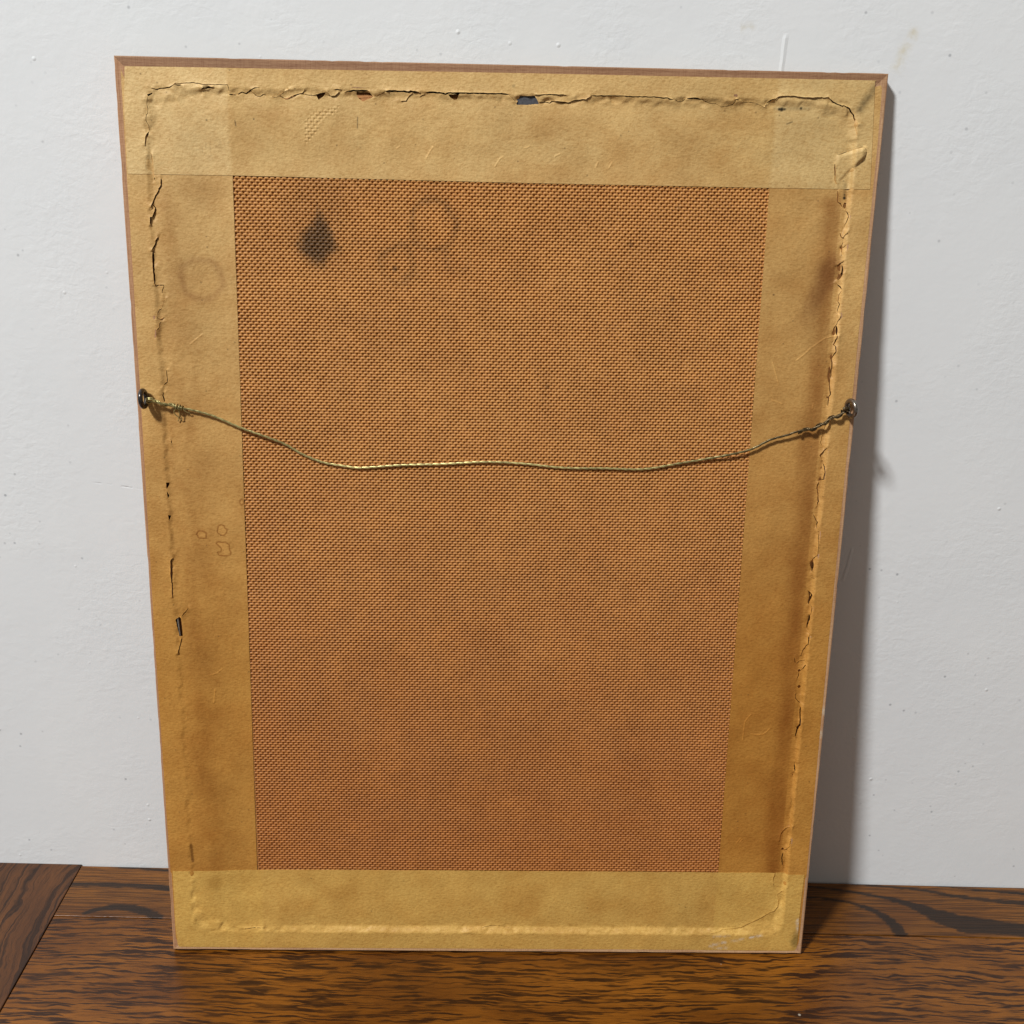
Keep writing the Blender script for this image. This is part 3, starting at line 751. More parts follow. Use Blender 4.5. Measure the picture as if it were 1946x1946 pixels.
LIT_EMBOSS = [[(173.3, 397.6), (177.2, 400.8), (181.3, 405), (185.1, 407.9), (189, 410.8), (194.5, 412.2)],
         [(163.5, 173.3), (161.5, 170.6), (160.1, 168.2), (159.8, 162.2), (159.6, 155.7)], [(164.9, 159.8), (168.4, 159.4), (171.9, 159.6), (174.2, 161.2), (176.1, 163.5)],
         [(-177.2, 401), (-174, 403.7), (-170.4, 406.5)], [(-42.3, 505.3), (-40, 509.4), (-38.4, 511.7)], [(-58.5, 510.3), (-56.5, 511.6)], [(160.9, 81.9), (163.5, 85.4)], [(163, 82.4), (164.6, 84.6)],
         [(-4, 502), (-1.5, 506), (0.5, 507.5)], [(12, 512), (15, 513)], [(29, 508), (32, 509.5)], [(52, 502.5), (53.2, 505.5)], [(59.5, 502.5), (61, 505.5)],
         [(159.5, 396), (162.5, 388), (164, 383.5)], [(161, 374), (167, 372)], [(185.5, 372.5), (185.2, 369.5)],
         [(-176, 196.5), (-172, 197.5), (-168.5, 200.5)], [(-173.5, 187), (-174, 182.5), (-174.6, 178)]]
SPOTS = ((153.0, 535.1, 1.15, .95), (151.6, 535.2, .8, .9), (154.6, 535.2, .7, .8), (163.6, 535.9, .75, .85), (192.6, 489.1, .9, .95), (192.5, 490.8, .6, .7), (-136.3, 524.0, .5, .7), (157, 435, .6, .6), (-162, 523, .5, .6), (5.5, 544, .9, .35))
AREA = {'T': lambda P: P[:, 1] >= 490, 'B': lambda P: P[:, 1] <= 64, 'L': lambda P: P[:, 0] < 0, 'R': lambda P: P[:, 0] > 0}

def inset(P):
    """distance inward from the rails' inner edge, corners rounded"""
    a = RU - np.abs(P[:, 0]); b = np.minimum(RV1 - P[:, 1], P[:, 1] - RV0)
    k = 9.0
    h = np.clip(k - np.abs(a - b), 0, None) / k
    return np.minimum(a, b) - h * h * k * 0.25

CR_ALL = []
for t, w, p in CRACKS:
    CR_ALL.append(dict(t=t, w=w, p=np.array(p, float), lift=RNG.uniform(0.30, 0.85) * (1 if RNG.rand() < 0.6 else -1), side=-1.0))

def crack_poly(c):
    """thin ragged slit round a tear's centre line"""
    p = resample(c['p'], 1.1)
    n = len(p)
    if n > 2:
        p[1:-1] += RNG.uniform(-0.11, 0.11, (n - 2, 2))
    d = np.gradient(p, axis=0); d /= np.hypot(d[:, 0], d[:, 1])[:, None] + 1e-9
    nn = np.stack([-d[:, 1], d[:, 0]], 1)
    s = np.linspace(0, 1, n)
    half = c['w'] / 2 * np.clip(np.minimum(s, 1 - s) * n / 1.6, 0.16, 1)
    j1 = half * RNG.uniform(0.75, 1.3, n); j2 = half * RNG.uniform(0.75, 1.3, n)
    return np.vstack([p + nn * j1[:, None], (p - nn * j2[:, None])[::-1]])

def hexgrid(lo, hi, step):
    xs = np.arange(lo[0], hi[0], step); ys = np.arange(lo[1], hi[1], step * 0.87)
    X, Y = np.meshgrid(xs, ys); X = X + (np.arange(len(ys)) % 2)[:, None] * step / 2
    P = np.stack([X.ravel(), Y.ravel()], 1)
    return P + RNG.uniform(-0.18, 0.18, P.shape) * step

def build_tape(key, zoff, label):
    out = np.array(OUT[key], float)
    outl = resample(np.vstack([out, out[:1]]), 1.8)[:-1]
    outl = outl + 0.10 * (np.stack([vnoise(outl[:, 0] / 4, outl[:, 1] / 4, 3), vnoise(outl[:, 0] / 4, outl[:, 1] / 4, 4)], 1) - 0.5)
    mine = [c for c in CR_ALL if c['t'] == key]
    creases = [c for c in mine if c['w'] < 0.26 and key in 'BR']
    mine = [c for c in mine if not (c['w'] < 0.26 and key in 'BR')]
    slits = [crack_poly(c) for c in mine]
    holes = [np.array(p, float) for t, p in HOLES if t == key]
    rag = []
    for hpoly in holes:
        q = resample(np.vstack([hpoly, hpoly[:1]]), 0.9)[:-1]; q = q + RNG.uniform(-0.10, 0.10, q.shape); rag.append(q)
    cut = slits + rag
    lo = out.min(0) - 1; hi = out.max(0) + 1
    # candidate points, denser where the paper is torn or creased
    def far(P, lim):
        ok = np.ones(len(P), bool)
        for q in cut:
            m = np.where((P[:, 0] > q[:, 0].min() - lim) & (P[:, 0] < q[:, 0].max() + lim) & (P[:, 1] > q[:, 1].min() - lim) & (P[:, 1] < q[:, 1].max() + lim) & ok)[0]
            if len(m):
                d, _ = polydist(P[m], q, True); ok[m[d < lim]] = False
        return ok
    coarse = hexgrid(lo, hi, 1.7)
    e = inset(coarse)
    zone = (e > -3.0) & (e < 9.5)
    coarse = coarse[~zone]
    coarse = coarse[far(coarse, 0.9)]
    mid = hexgrid(lo, hi, 0.78); e = inset(mid); mid = mid[(e > -3.0) & (e < 9.5)]
    mid = mid[far(mid, 0.24)]
    pts = [coarse, mid]
    fine_lines = RINGS + PENCIL + INK + LIT_EMBOSS
    for ln in fine_lines:
        ln = np.array(ln, float)
        if not inpoly(ln[:1], out)[0]: continue
        g = hexgrid(ln.min(0) - 1.2, ln.max(0) + 1.2, 0.42)
        d, _ = polydist(g, ln, ln.shape[0] > 5 and any(ln is r for r in RINGS))
        pts.append(g[d < 1.1])
    for (a, b_, r_, q_) in SPOTS:
        if inpoly(np.array([(a, b_)]), out)[0]:
            g = hexgrid(np.array([a - 2 * r_, b_ - 2 * r_]), np.array([a + 2 * r_, b_ + 2 * r_]), 0.33); pts.append(g)
    if key == 'T':
        w = np.array(WEAVE); g = hexgrid(w.min(0) - 1, w.max(0) + 1, 0.40); pts.append(g[inpoly(g, w)])
    for cz in creases:
        ln = resample(cz['p'], 0.5)
        g = hexgrid(ln.min(0) - 2, ln.max(0) + 2, 0.42); d, _ = polydist(g, ln); pts.append(g[d < 1.6])
    P = np.vstack(pts)
    P = P[inpoly(P, out)]
    d, _ = polydist(P, outl, True); P = P[d > 0.25]
    # thin out doubles
    keyc = np.round(P / 0.22).astype(np.int64); _, ui = np.unique(keyc[:, 0] * 1000003 + keyc[:, 1], return_index=True); P = P[ui]
    verts = list(map(tuple, outl)); edges = [(i, (i + 1) % len(outl)) for i in range(len(outl))]
    for q in cut:
        b = len(verts); verts += list(map(tuple, q)); edges += [(b + i, b + (i + 1) % len(q)) for i in range(len(q))]
    verts += list(map(tuple, P))
    V, E, F, *_r = delaunay_2d_cdt([Vector(v) for v in verts], edges, [], 0, 1e-4)
    V = np.array([(v.x, v.y) for v in V]); F = np.array([f for f in F if len(f) == 3], dtype=np.int64)
    cen = V[F].mean(1)
    keep = inpoly(cen, outl)
    for q in cut: keep &= ~inpoly(cen, q)
    F = F[keep]
    used = np.unique(F); remap = -np.ones(len(V), int); remap[used] = np.arange(len(used)); V = V[used]; F = remap[F]
    # ------------ height
    e = inset(V)
    nz = lambda sc, sd: fbm(V[:, 0] / sc, V[:, 1] / sc, sd, 3) - 0.5
    cor = sstep(26, 8, np.abs((RU - np.abs(V[:, 0])) - np.minimum(RV1 - V[:, 1], V[:, 1] - RV0)) + 0.0 * e) * sstep(60, 20, np.maximum(RU - np.abs(V[:, 0]), np.minimum(RV1 - V[:, 1], V[:, 1] - RV0)))
    sidee = (RU - np.abs(V[:, 0])) < np.minimum(RV1 - V[:, 1], V[:, 1] - RV0)
    span = np.where(sidee, np.where(V[:, 0] > 0, 2.0, 2.6), np.where(V[:, 1] > 250, 3.4, 4.4)) + 4.5 * cor + 1.6 * nz(24, 51)
    depth = 2.5
    t_ = np.clip(e / span, 0, 1); s = 0.35 * sstep(0, 1, t_) + 0.65 * t_
    wt = [np.exp(-np.clip(x, -2, 80) / 7.0) + 1e-9 for x in (RV1 - V[:, 1], V[:, 1] - RV0, V[:, 0] + RU, RU - V[:, 0])]
    low_l = sstep(300, 160, V[:, 1])
    tgt = (1.05, 0.7 + 1.6 * sstep(-150, -95, V[:, 0]), 0.95 - 0.6 * low_l, 2.5)
    loc = sum(a * b for a, b in zip(wt, tgt)) / sum(wt)
    w = -loc * s - (depth - loc) * sstep(9, 40, e)
    along = np.where(RU - np.abs(V[:, 0]) < np.minimum(RV1 - V[:, 1], V[:, 1] - RV0), V[:, 1], V[:, 0])
    zonew = sstep(-0.8, 1.2, e) * sstep(span + 2.5, span - 1.5, e)
    pl = np.sin((along * 0.42 + e * 0.75 * np.where(V[:, 0] < 0, -1, 1)) + 14 * nz(30, 61))
    pl = np.sign(pl) * np.abs(pl) ** 0.7
    strength = {'T': 0.16, 'L': 0.10, 'R': 0.34, 'B': 0.26}[key] * np.clip(2.6 * fbm(along / 38, along * 0, 66, 2) - 0.75, 0.05, 1.3)
    w += zonew * pl * strength
    # crumpled facets along the fold: each little cell of paper has its own tilt
    fr = np.random.RandomState({'T': 5, 'B': 6, 'L': 7, 'R': 8}[key])
    cc = hexgrid(V.min(0) - 8, V.max(0) + 8, 7.0); cc = cc + fr.uniform(-2.4, 2.4, cc.shape)
    ce = inset(cc); cc = cc[(ce > -6) & (ce < 14)]
    amp = {'T': 0.16, 'L': 0.08, 'R': 0.22, 'B': 0.10}[key]
    gx = fr.uniform(-1, 1, len(cc)) * amp; gy = fr.uniform(-1, 1, len(cc)) * amp; gh = fr.uniform(-0.25, 0.45, len(cc)) * amp * 4
    zi = np.where(zonew > 0.001)[0]
    for k0 in range(0, len(zi), 4000):
        k_ = zi[k0:k0 + 4000]; Q = V[k_]
        D2 = np.hypot(Q[:, None, 0] - cc[None, :, 0], Q[:, None, 1] - cc[None, :, 1])
        wgt = np.exp(-(D2 - D2.min(1)[:, None]) / 0.45)
        hh = gh[None] + gx[None] * (Q[:, None, 0] - cc[None, :, 0]) + gy[None] * (Q[:, None, 1] - cc[None, :, 1])
        w[k_] += zonew[k_] * (wgt * hh).sum(1) / wgt.sum(1)
    w += zonew * nz(2.6, 71) * 0.30
    w += zonew * nz(7.0, 72) * 0.7
    w += nz(30, 81) * 0.35 * sstep(2, 12, e) + nz(9, 82) * 0.14 * sstep(0, 4, e)
    # torn lips curl up on one side and down on the other
    for c in mine:
        p = c['p']; m = np.where((V[:, 0] > p[:, 0].min() - 5) & (V[:, 0] < p[:, 0].max() + 5) & (V[:, 1] > p[:, 1].min() - 5) & (V[:, 1] < p[:, 1].max() + 5))[0]
        if len(m) == 0: continue
        d, sd = polydist(V[m], p)
        rnd = 0.6 + 0.8 * vnoise(V[m, 0] / 5, V[m, 1] / 5, 91)
        w[m] += c['lift'] * sd * np.exp(-d / 1.7) * rnd * np.where(sd * c['lift'] > 0, 1.0, 0.45)
    for cz in creases:
        ln = resample(cz['p'], 1.2); ln[1:-1] += 0.12 * np.random.RandomState(3).uniform(-1, 1, (len(ln) - 2, 2))
        d, sd = polydist(V, ln); amp_ = 0.45 + 0.5 * vnoise(V[:, 0] / 6, V[:, 1] / 6, 93)
        w += amp_ * np.where(sd * cz['side'] > 0, np.exp(-d / 2.2), np.exp(-(d / 0.35) ** 2) * 0.9)
    if key == 'T':
        dfl, _ = polydist(V, np.array(FLAP), True); ins = inpoly(V, np.array(FLAP))
        rise = np.clip((V[:, 0] - 185.5) / 14.0, 0, 1) * np.clip((V[:, 1] - 496) / 16, 0, 1)
        w += np.where(ins, 0.5 + 1.5 * rise, 0) * np.where(ins, sstep(0.0, 1.4, dfl), 0)
        wm = inpoly(V, np.array(WEAVE)) * sstep(0, 1.2, polydist(V, np.array(WEAVE), True)[0])
        w += wm * (0.16 - 0.42 * weave_depth(V[:, 0] / PX, V[:, 1] / PY))
    # crisp edge of the paper beneath: the frame edge and board edge telegraph through
    w += 0.05 + 0.10 * sstep(-13.0, -10.0, e) + (zoff * sstep(140, 150, np.abs(V[:, 0])) * sstep(-13.5, -10.5, e))
    for ln in LIT_EMBOSS:
        ln = np.array(ln, float)
        if key not in 'TLR' or not inpoly(ln[:1], out)[0]: continue
        d, _ = polydist(V, ln); w += 0.22 * np.exp(-(d / 0.33) ** 2)
    if key in 'LR':   # slips under the top and bottom tapes
        w -= 0.10 * sstep(493, 497, V[:, 1]) + 0.10 * sstep(61, 57, V[:, 1])
    # ------------ colour
    c = np.ones((len(V), 3))
    big = fbm(V[:, 0] / 34, V[:, 1] / 34, 101, 4); mid_ = fbm(V[:, 0] / 10, V[:, 1] / 10, 102, 3)
    c *= (0.90 + 0.20 * big)[:, None]; c *= 1 - (0.10 * (mid_ - 0.5))[:, None]
    red = np.clip((fbm(V[:, 0] / 24, V[:, 1] / 17, 103, 3) - 0.45) * 2.2, 0, 1)
    over = sstep(149.0, 151.0, np.abs(V[:, 0]))
    amber = np.array([0.80, 0.62, 0.34])
    if key in 'TB':
        under = (1 - over) * sstep(2, 14, e)
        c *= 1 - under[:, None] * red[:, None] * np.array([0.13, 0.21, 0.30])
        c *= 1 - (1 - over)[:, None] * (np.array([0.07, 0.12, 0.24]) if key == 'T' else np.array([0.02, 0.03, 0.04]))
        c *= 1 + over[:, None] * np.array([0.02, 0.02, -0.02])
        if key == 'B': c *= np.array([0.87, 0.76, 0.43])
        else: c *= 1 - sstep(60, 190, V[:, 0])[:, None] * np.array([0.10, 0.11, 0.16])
    else:
        down = sstep(480, 180, V[:, 1])
        c *= np.array([0.90, 0.82, 0.68]); c *= 1 - down[:, None] * (1 - amber)
        c *= 1 - red[:, None] * np.array([0.09, 0.15, 0.22])
        if key == 'R':
            c *= np.array([0.90, 0.84, 0.74])
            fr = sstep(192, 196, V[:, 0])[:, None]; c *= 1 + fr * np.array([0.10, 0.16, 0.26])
            bc = 186.3 + 3.0 * nz(40, 110)
            bw = 6.5 + 5 * nz(30, 111)
            band = np.exp(-((V[:, 0] - bc) / bw) ** 2) * sstep(492, 486, V[:, 1]) * (V[:, 0] < 191) * (0.45 + 0.8 * fbm(V[:, 0] / 6, V[:, 1] / 18, 112, 3))
            c *= 1 - np.clip(band, 0, 1)[:, None] * np.array([0.34, 0.45, 0.55])
            d, _ = polydist(V, [(189, 452), (185, 441), (180, 428), (173, 416), (166, 409)])
            br = sstep(9, 2, d + 5 * nz(6, 113)) * sstep(404, 440, V[:, 1]) * (0.6 + 0.8 * fbm(V[:, 0] / 1.5, V[:, 1] / 9, 114, 2))
            c *= 1 - np.clip(br, 0, 1)[:, None] * np.array([0.36, 0.44, 0.48])
        else:
            bc = -183 + 5 * nz(40, 120)
            band = np.exp(-((V[:, 0] - bc) / 9) ** 2) * sstep(492, 486, V[:, 1]) * fbm(V[:, 0] / 5, V[:, 1] / 22, 122, 3)
            c *= 1 - np.clip(band * 0.85, 0, 1)[:, None] * np.array([0.30, 0.40, 0.52])
            dv = np.hypot((V[:, 0] + 169) / 1.05, V[:, 1] - 437.6) + 3.2 * nz(7, 123)
            c *= 1 - (0.26 * np.exp(-((dv - 11) / 1.9) ** 2))[:, None] * np.array([0.8, 1.0, 1.1])
            d, _ = polydist(V, [(-194, 78.2), (-193.6, 66.5)])
            k = sstep(1.15, 0.7, d)[:, None] * 0.85
            c = c * (1 - k) + c * np.array([0.36, 0.30, 0.22]) * k
            for (a, b_, r) in ((-163, 487, 9), (-172, 330, 8), (-176, 205, 10), (-180, 120, 9)):
                c *= 1 - (0.16 * np.exp(-((V[:, 0] - a) ** 2 + (V[:, 1] - b_) ** 2) / r ** 2))[:, None] * np.array([0.8, 1, 1.2])
    for ln in RINGS:
        ln = np.array(ln)
        d, _ = polydist(V, ln, True); i = inpoly(V, ln)
        c = np.where((i & (d > 0.2))[:, None], c * 1.09, c)
        k = np.exp(-(d / 0.42) ** 2)[:, None] * 0.80
        c *= 1 - k * np.array([0.52, 0.68, 0.85])
    for ln in PENCIL:
        d, _ = polydist(V, np.array(ln)); c *= 1 - (0.15 * np.exp(-(d / 0.30) ** 2))[:, None]
    for ln in INK:
        d, _ = polydist(V, np.array(ln)); c *= 1 - (0.72 * np.exp(-(d / 0.30) ** 2))[:, None]
    for ln in LIT_EMBOSS:
        d, _ = polydist(V, np.array(ln)); c *= 1 + (0.24 * np.exp(-(d / 0.35) ** 2))[:, None]  # embossed lines: the light they catch is painted as paler paper
    for (a, b_, r, q) in SPOTS:
        c *= 1 - (q * np.exp(-(((V[:, 0] - a) ** 2 + (V[:, 1] - b_) ** 2) / r ** 2) ** 2))[:, None]
    for ln in ([(192.3, 496.5), (192.6, 489)], [(149.0, 535.5), (168, 535.8)]):
        d, _ = polydist(V, np.array(ln, float)); c *= 1 - (0.30 * np.exp(-(d / 1.0) ** 2))[:, None] * np.array([1, 0.9, 0.75])
    if key == 'B':     # round damp mark, white scuffs and grime at the right corner
        for (a, b_, r, q) in ((-180.5, 50, 5.5, .22), (-165, 31, 6.5, .14), (-150, 30, 7, .10)):
            c *= 1 - (q * sstep(1.1, 0.7, np.hypot(V[:, 0] - a, V[:, 1] - b_) / r + 0.5 * nz(3, 130)))[:, None] * np.array([0.8, 1.0, 1.3])
        sc = 0
        for ln, q in (([(174.4, 12.5), (181.9, 14.2)], .8), ([(148.4, 6), (157.4, 8.6)], .7), ([(163, 10.0), (170, 11.5)], .4), ([(150, 13), (160, 13.6)], .35), ([(205.4, 27), (206, 16)], .7), ([(150.5, 3.6), (160, 5)], .5)):
            d, _ = polydist(V, np.array(ln, float)); sc = np.maximum(sc, q * np.exp(-(d / 0.8) ** 2) * (0.4 + 0.9 * (fbm(V[:, 0] / 1.2, V[:, 1] / .7, 131, 2) > 0.45)))
        sc = np.clip(sc, 0, 1)[:, None]
        c = c * (1 - sc) + sc * np.array([0.95, 1.15, 1.9])
        gr = sstep(4.5, 1.0, np.hypot((V[:, 0] - 205) / 1.0, (V[:, 1] - 11) / 2.4) + 2 * nz(2.5, 133)) * 0.55
        c *= 1 - gr[:, None] * np.array([0.9, 0.85, 0.8])
    if key == 'T':     # grubby mitre at the top right
        d, _ = polydist(V, [(205, 549), (199, 541), (196, 536)])
        c *= 1 - (np.clip(0.55 * np.exp(-(d / 2.2) ** 2) * (0.5 + fbm(V[:, 0] / 2, V[:, 1] / 2, 140, 2)), 0, 1))[:, None]
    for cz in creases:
        d, _ = polydist(V, cz['p']); c *= 1 + (0.30 * np.exp(-(d / 0.45) ** 2))[:, None] * np.array([1, 1.05, 1.2])  # bright line of a lit crease edge, painted into the tint
    # the fold along the frame's inner edge: its lit strip is painted in paler
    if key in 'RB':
        fold_lit = np.clip(zonew, 0, 1) * sstep(span + 0.5, span - 0.8, e) * sstep(-0.3, 0.5, e) * np.clip(1.6 * fbm(along / 3.5, e / 2, 151, 3) - 0.15, 0, 1)
        c *= 1 + fold_lit[:, None] * np.array([0.20, 0.24, 0.34]) * (1.0 if key == 'R' else 0.55)
    # bare torn fibres are paler right at a tear
    dmin = np.full(len(V), 1e9)
    for q in cut:
        m = np.where((V[:, 0] > q[:, 0].min() - 1) & (V[:, 0] < q[:, 0].max() + 1) & (V[:, 1] > q[:, 1].min() - 1) & (V[:, 1] < q[:, 1].max() + 1))[0]
        if len(m):
            d, _ = polydist(V[m], q, True); dmin[m] = np.minimum(dmin[m], d)
    c *= 1 + (0.18 * np.exp(-(dmin / 0.30) ** 2))[:, None]
    # ------------ paper thickness: a skirt round every free edge
    ed = np.concatenate([F[:, [0, 1]], F[:, [1, 2]], F[:, [2, 0]]])
    sk = np.sort(ed, 1); code = sk[:, 0] * len(V) + sk[:, 1]
    _, inv, cnt = np.unique(code, return_inverse=True, return_counts=True)
    be = ed[cnt[inv] == 1]
    bv = np.unique(be); hi_ = -np.ones(len(V), int); hi_[bv] = len(V) + np.arange(len(bv)); low = hi_ + len(bv)
    co = np.stack([V[:, 0], V[:, 1], w], 1)
    hic = co[bv].copy(); lowc = co[bv].copy(); lowc[:, 2] -= 0.16
    qd = np.stack([hi_[be[:, 1]], hi_[be[:, 0]], low[be[:, 0]], low[be[:, 1]]], 1)
    co = np.vstack([co, hic, lowc]) / 1000; c = np.vstack([c, c[bv] * 1.05, c[bv] * 1.05])
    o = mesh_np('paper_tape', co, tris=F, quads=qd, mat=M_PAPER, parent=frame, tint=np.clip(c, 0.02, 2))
    o['label'] = label
    return len(F)

nf = 0
nf += build_tape('L', 0.02, 'left strip of brown paper tape with small round water marks')
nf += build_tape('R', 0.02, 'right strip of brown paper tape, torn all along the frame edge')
nf += build_tape('T', 0.22, 'top strip of brown paper tape with a jagged tear')
nf += build_tape('B', 0.22, 'bottom strip of brown paper tape, creased along the frame edge')
print('tape faces', nf)

# ---- tubes
def tube(paths, rad, sides=8, tints=None, close=False):
    co = []; q = []; tn = []; b = 0
    for pi, (path, r) in enumerate(zip(paths, rad)):
        p = np.asarray(path, float); n = len(p)
        if close:
            d = np.roll(p, -1, 0) - np.roll(p, 1, 0)
        else:
            d = np.gradient(p, axis=0)
        d /= np.linalg.norm(d, axis=1)[:, None] + 1e-12
        nrm = np.array([0.13, 0.31, 0.94]); rings = []
        for i in range(n):
            nrm = nrm - d[i] * (nrm @ d[i]); nrm /= np.linalg.norm(nrm) + 1e-12
            bi = np.cross(d[i], nrm)
            a = np.linspace(0, 2 * PI, sides, endpoint=False)
            rr = r if np.isscalar(r) else r[i]
            rings.append(p[i] + rr * (np.cos(a)[:, None] * nrm + np.sin(a)[:, None] * bi))
        co.append(np.concatenate(rings))
        idx = b + np.arange(n * sides).reshape(n, sides)
        A = idx if close else idx[:-1]; B = np.roll(idx, -1, 0) if close else idx[1:]
        A2 = np.roll(A, -1, 1); B2 = np.roll(B, -1, 1)
        q.append(np.stack([A, A2, B2, B], -1).reshape(-1, 4))
        if not close:
            q.append(np.stack([idx[0][k] for k in (0, 2, 4, 6)])[None, ::-1] if sides == 8 else np.zeros((0, 4), int))
        if tints is not None: tn.append(np.repeat(tints[pi], sides, 0))
        b += n * sides
    return np.concatenate(co), np.concatenate(q), (np.concatenate(tn) if tints is not None else None)

def smooth_path(pts, step):
    p = np.array(pts, float)
    s = np.concatenate([[0], np.cumsum(np.linalg.norm(np.diff(p, axis=0), axis=1))])
    q = np.arange(0, s[-1], step)
    # Catmull-Rom through the points
    m = np.gradient(p, s, axis=0)
    k = np.clip(np.searchsorted(s, q, side='right') - 1, 0, len(p) - 2)
    h = (s[k + 1] - s[k])[:, None]; t = ((q - s[k])[:, None]) / h
    return (2 * t**3 - 3 * t**2 + 1) * p[k] + (t**3 - 2 * t**2 + t) * h * m[k] + (-2 * t**3 + 3 * t**2) * p[k + 1] + (t**3 - t**2) * h * m[k + 1]

def helix(path, R, pitch, phase):
    d = np.gradient(path, axis=0); d /= np.linalg.norm(d, axis=1)[:, None]
    s = np.concatenate([[0], np.cumsum(np.linalg.norm(np.diff(path, axis=0), axis=1))])
    nrm = np.array([0, 0, 1.0]); N = []
    for i in range(len(path)):
        nrm = nrm - d[i] * (nrm @ d[i]); nrm /= np.linalg.norm(nrm); N.append(nrm)
    N = np.array(N); B = np.cross(d, N)
    a = s / pitch * 2 * PI + phase
    RR = np.asarray(R); RR = RR[:, None] if RR.ndim else RR
    return path + RR * (np.cos(a)[:, None] * N + np.sin(a)[:, None] * B)

WIRE = [(-202.6, 368.6, 5.2), (-191.9, 366.5, 3.4), (-185.3, 364.5, 2.2), (-180.8, 363.7, 1.6), (-167.8, 360.3, 0.7), (-150.1, 352.7, 0.0), (-133.7, 346.9, 0.0), (-125.1, 343.3, -0.9),
        (-115.0, 337.3, -1.4), (-101.6, 332.2, -1.55), (-92.0, 330.7, -1.55), (-83.1, 329.6, -1.55), (-72.8, 330.2, -1.5), (-62.2, 331.2, -1.55), (-33.9, 332.6, -1.55), (-2.6, 334.4, -1.55),
        (19.3, 333.4, -1.55), (35.2, 331.8, -1.55), (64.1, 331.6, -1.55), (88.9, 331.7, -1.55), (107.4, 335.2, -1.4), (126.2, 338.9, -0.9), (137.6, 341.5, 0.2), (150.3, 345.1, 0.3),
        (161.9, 351.3, 0.6), (171.2, 354.2, 1.0), (177.4, 356.6, 1.4), (182.3, 357.4, 1.7), (190.3, 360.8, 2.4), (194.2, 364.2, 2.9), (197.3, 365.7, 3.5), (202.0, 368.7, 4.6), (204.6, 370.0, 5.4)]
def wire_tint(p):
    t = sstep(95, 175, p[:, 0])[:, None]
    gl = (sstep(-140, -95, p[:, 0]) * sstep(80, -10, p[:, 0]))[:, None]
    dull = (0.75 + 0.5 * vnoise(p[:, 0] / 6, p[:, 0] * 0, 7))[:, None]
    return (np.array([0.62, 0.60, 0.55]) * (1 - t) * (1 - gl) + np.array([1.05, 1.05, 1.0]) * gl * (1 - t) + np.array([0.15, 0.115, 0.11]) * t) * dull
core = smooth_path(WIRE, 0.45)
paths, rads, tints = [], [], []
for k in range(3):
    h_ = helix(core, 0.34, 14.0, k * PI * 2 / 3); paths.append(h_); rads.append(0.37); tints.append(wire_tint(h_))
# the tails wound back round the wire at both ends
endl = core[core[:, 0] < -184.0]; endr = core[core[:, 0] > 176.5]
for ph in (0.4, 1.2):
    h_ = helix(endl, 1.25, 9.0, ph); paths.append(h_); rads.append(0.37); tints.append(wire_tint(h_))
    h_ = helix(endr, 1.25, 8.2, ph); paths.append(h_); rads.append(0.45); tints.append(wire_tint(h_))
# loops through the screw eyes
def loop(cx, cy, cw, sgn):
    a = np.linspace(-0.75 * PI, 0.75 * PI, 26)
    return np.stack([cx - sgn * 2.4 + sgn * 2.6 * np.cos(a), cy + 1.3 * np.sin(a), cw + 1.9 * np.sin(a)], 1)
for (cx, cy, cw, sg) in ((-202.6, 368.6, 5.2, -1), (204.6, 370.0, 5.4, 1)):
    for off in (0, 0.75):
        l_ = loop(cx, cy + off, cw, sg); paths.append(l_); rads.append(0.42); tints.append(wire_tint(l_))
# knot: tight turns at the left end of the winding
for k, (x_, r_) in enumerate(((-187.8, 1.55), (-186.6, 1.75), (-185.2, 1.6), (-183.6, 1.3))):
    i = int(np.argmin(np.abs(core[:, 0] - x_))); c0 = core[i]
    a = np.linspace(0, 1.8 * PI, 22) + k
    l_ = c0 + np.stack([0.5 * np.sin(a + k) + (a - a[0]) * 0.14, r_ * np.cos(a), r_ * np.sin(a)], 1)
    paths.append(l_); rads.append(0.36); tints.append(wire_tint(l_) * 0.75)
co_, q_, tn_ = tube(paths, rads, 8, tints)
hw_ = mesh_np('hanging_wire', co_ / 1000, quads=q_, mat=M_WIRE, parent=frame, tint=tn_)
hw_['label'] = 'twisted brass hanging wire sagging between the two screw eyes'
for pts in ([(-187.0, 363.8, 2.6), (-188.0, 362.2, 2.3), (-187.6, 360.4, 1.6), (-185.9, 358.2, 0.7), (-186.6, 356.0, 0.2)],
            [(-185.2, 364.0, 2.8), (-185.0, 361.6, 2.4), (-184.8, 359.4, 1.6), (-184.2, 357.6, 0.8), (-185.1, 356.7, 0.3)],
            [(-183.0, 364.4, 2.4), (-182.0, 362.8, 2.2), (-180.4, 361.5, 1.3), (-178.9, 360.9, 0.5)]):
    pth = smooth_path(pts, 0.3)
    c_, qq_, t2_ = tube([pth], [0.30], 8, [wire_tint(pth) * 1.15])
    mesh_np('wire_end', c_ / 1000, quads=qq_, mat=M_WIRE, parent=hw_, tint=t2_)

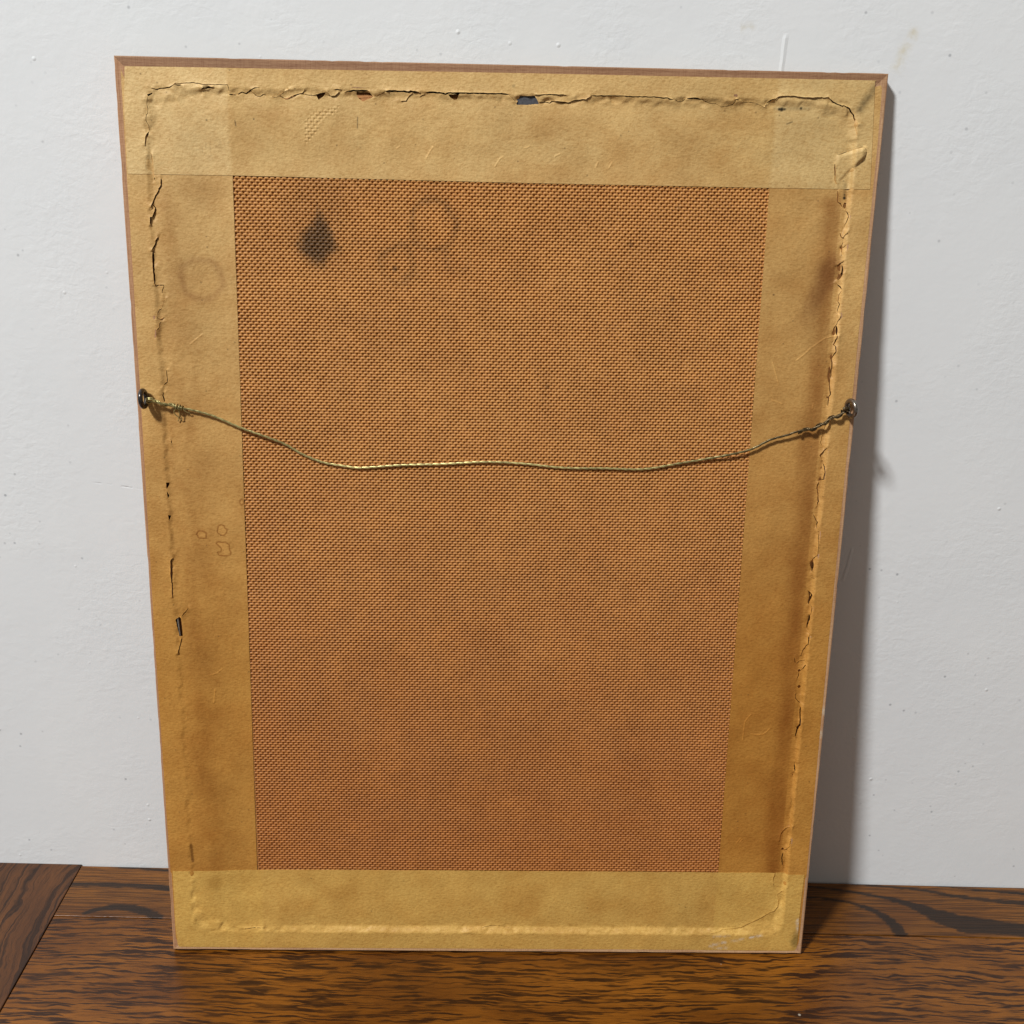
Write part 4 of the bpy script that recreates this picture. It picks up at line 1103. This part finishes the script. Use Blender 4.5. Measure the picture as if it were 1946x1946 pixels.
# ---- screw eyes
def screw_eye(cu, cv, cw, turn, lean, mat, label, R=4.6, r=1.42):
    a = np.linspace(0, 2 * PI, 44, endpoint=False)
    ring = np.stack([0 * a, R * np.cos(a), R * np.sin(a)], 1)
    rot = np.array(Matrix.Rotation(turn, 3, 'Y')) @ np.array(Matrix.Rotation(lean, 3, 'Z'))
    ring = ring @ rot.T + np.array([cu, cv, cw])
    c1, q1, _ = tube([ring], [r], 14, None, True)
    base = np.array([cu, cv, -3.0]); top_ = np.array([cu, cv, cw - R + 0.6])
    sh = np.linspace(0, 1, 9)[:, None] * (top_ - base) + base
    c2, q2, _ = tube([sh], [np.concatenate([np.full(6, 1.25), [1.2, 1.05, 0.8]])], 14)
    co = np.vstack([c1, c2]); q = np.vstack([q1, q2 + len(c1)])
    o = mesh_np('screw_eye', co / 1000, quads=q, mat=mat, parent=frame)
    o['label'] = label
screw_eye(-204.0, 370.0, 6.2, math.radians(-3), math.radians(4), M_EYE, 'black screw eye on the left rail')
screw_eye(205.4, 371.3, 6.2, math.radians(16), math.radians(5), M_EYE2, 'brownish steel screw eye on the right rail')

# ---- bits that show through the tears
def slab(name, poly, w0, w1, mat, label=None):
    p = np.array(poly, float); n = len(p)
    co = np.vstack([np.c_[p, np.full(n, w0)], np.c_[p, np.full(n, w1)]]) / 1000
    me = bpy.data.meshes.new(name)
    me.from_pydata([tuple(v) for v in co], [], [tuple(range(n))[::-1], tuple(range(n, 2 * n))] + [(i, (i + 1) % n, n + (i + 1) % n, n + i) for i in range(n)])
    me.update(); me.materials.append(mat)
    o = bpy.data.objects.new(name, me); COL.objects.link(o); o.parent = frame
    if label: o['label'] = label
    return o
th_ = [p for t, p in HOLES if t == 'T'][4]
cx = sum(p[0] for p in th_) / len(th_); cy = sum(p[1] for p in th_) / len(th_)
slab('metal_tab', [(cx - 8.5, cy - 1.5), (cx + 8.5, cy - 1.5), (cx + 5.6, cy + 3.6), (cx - 5.6, cy + 3.6)], -1.98, -1.25, M_TAB, 'grey metal framing tab showing through the top tear')
bh = np.array([p for t, p in HOLES if t == 'L'][3])
b0 = bh.min(0); b1 = bh.max(0)
br = np.array([(b0[0] + 0.9, b1[1] + 1.5, -1.4), (b0[0] + 1.9, b0[1] - 2.0, -1.4)])
pb = np.linspace(0, 1, 8)[:, None] * (br[1] - br[0]) + br[0]
cb, qb, _ = tube([pb], [0.62], 12)
ob = mesh_np('brad', cb / 1000, quads=qb, mat=M_BRAD, parent=frame)
ob['label'] = 'small steel brad showing through the left tear'
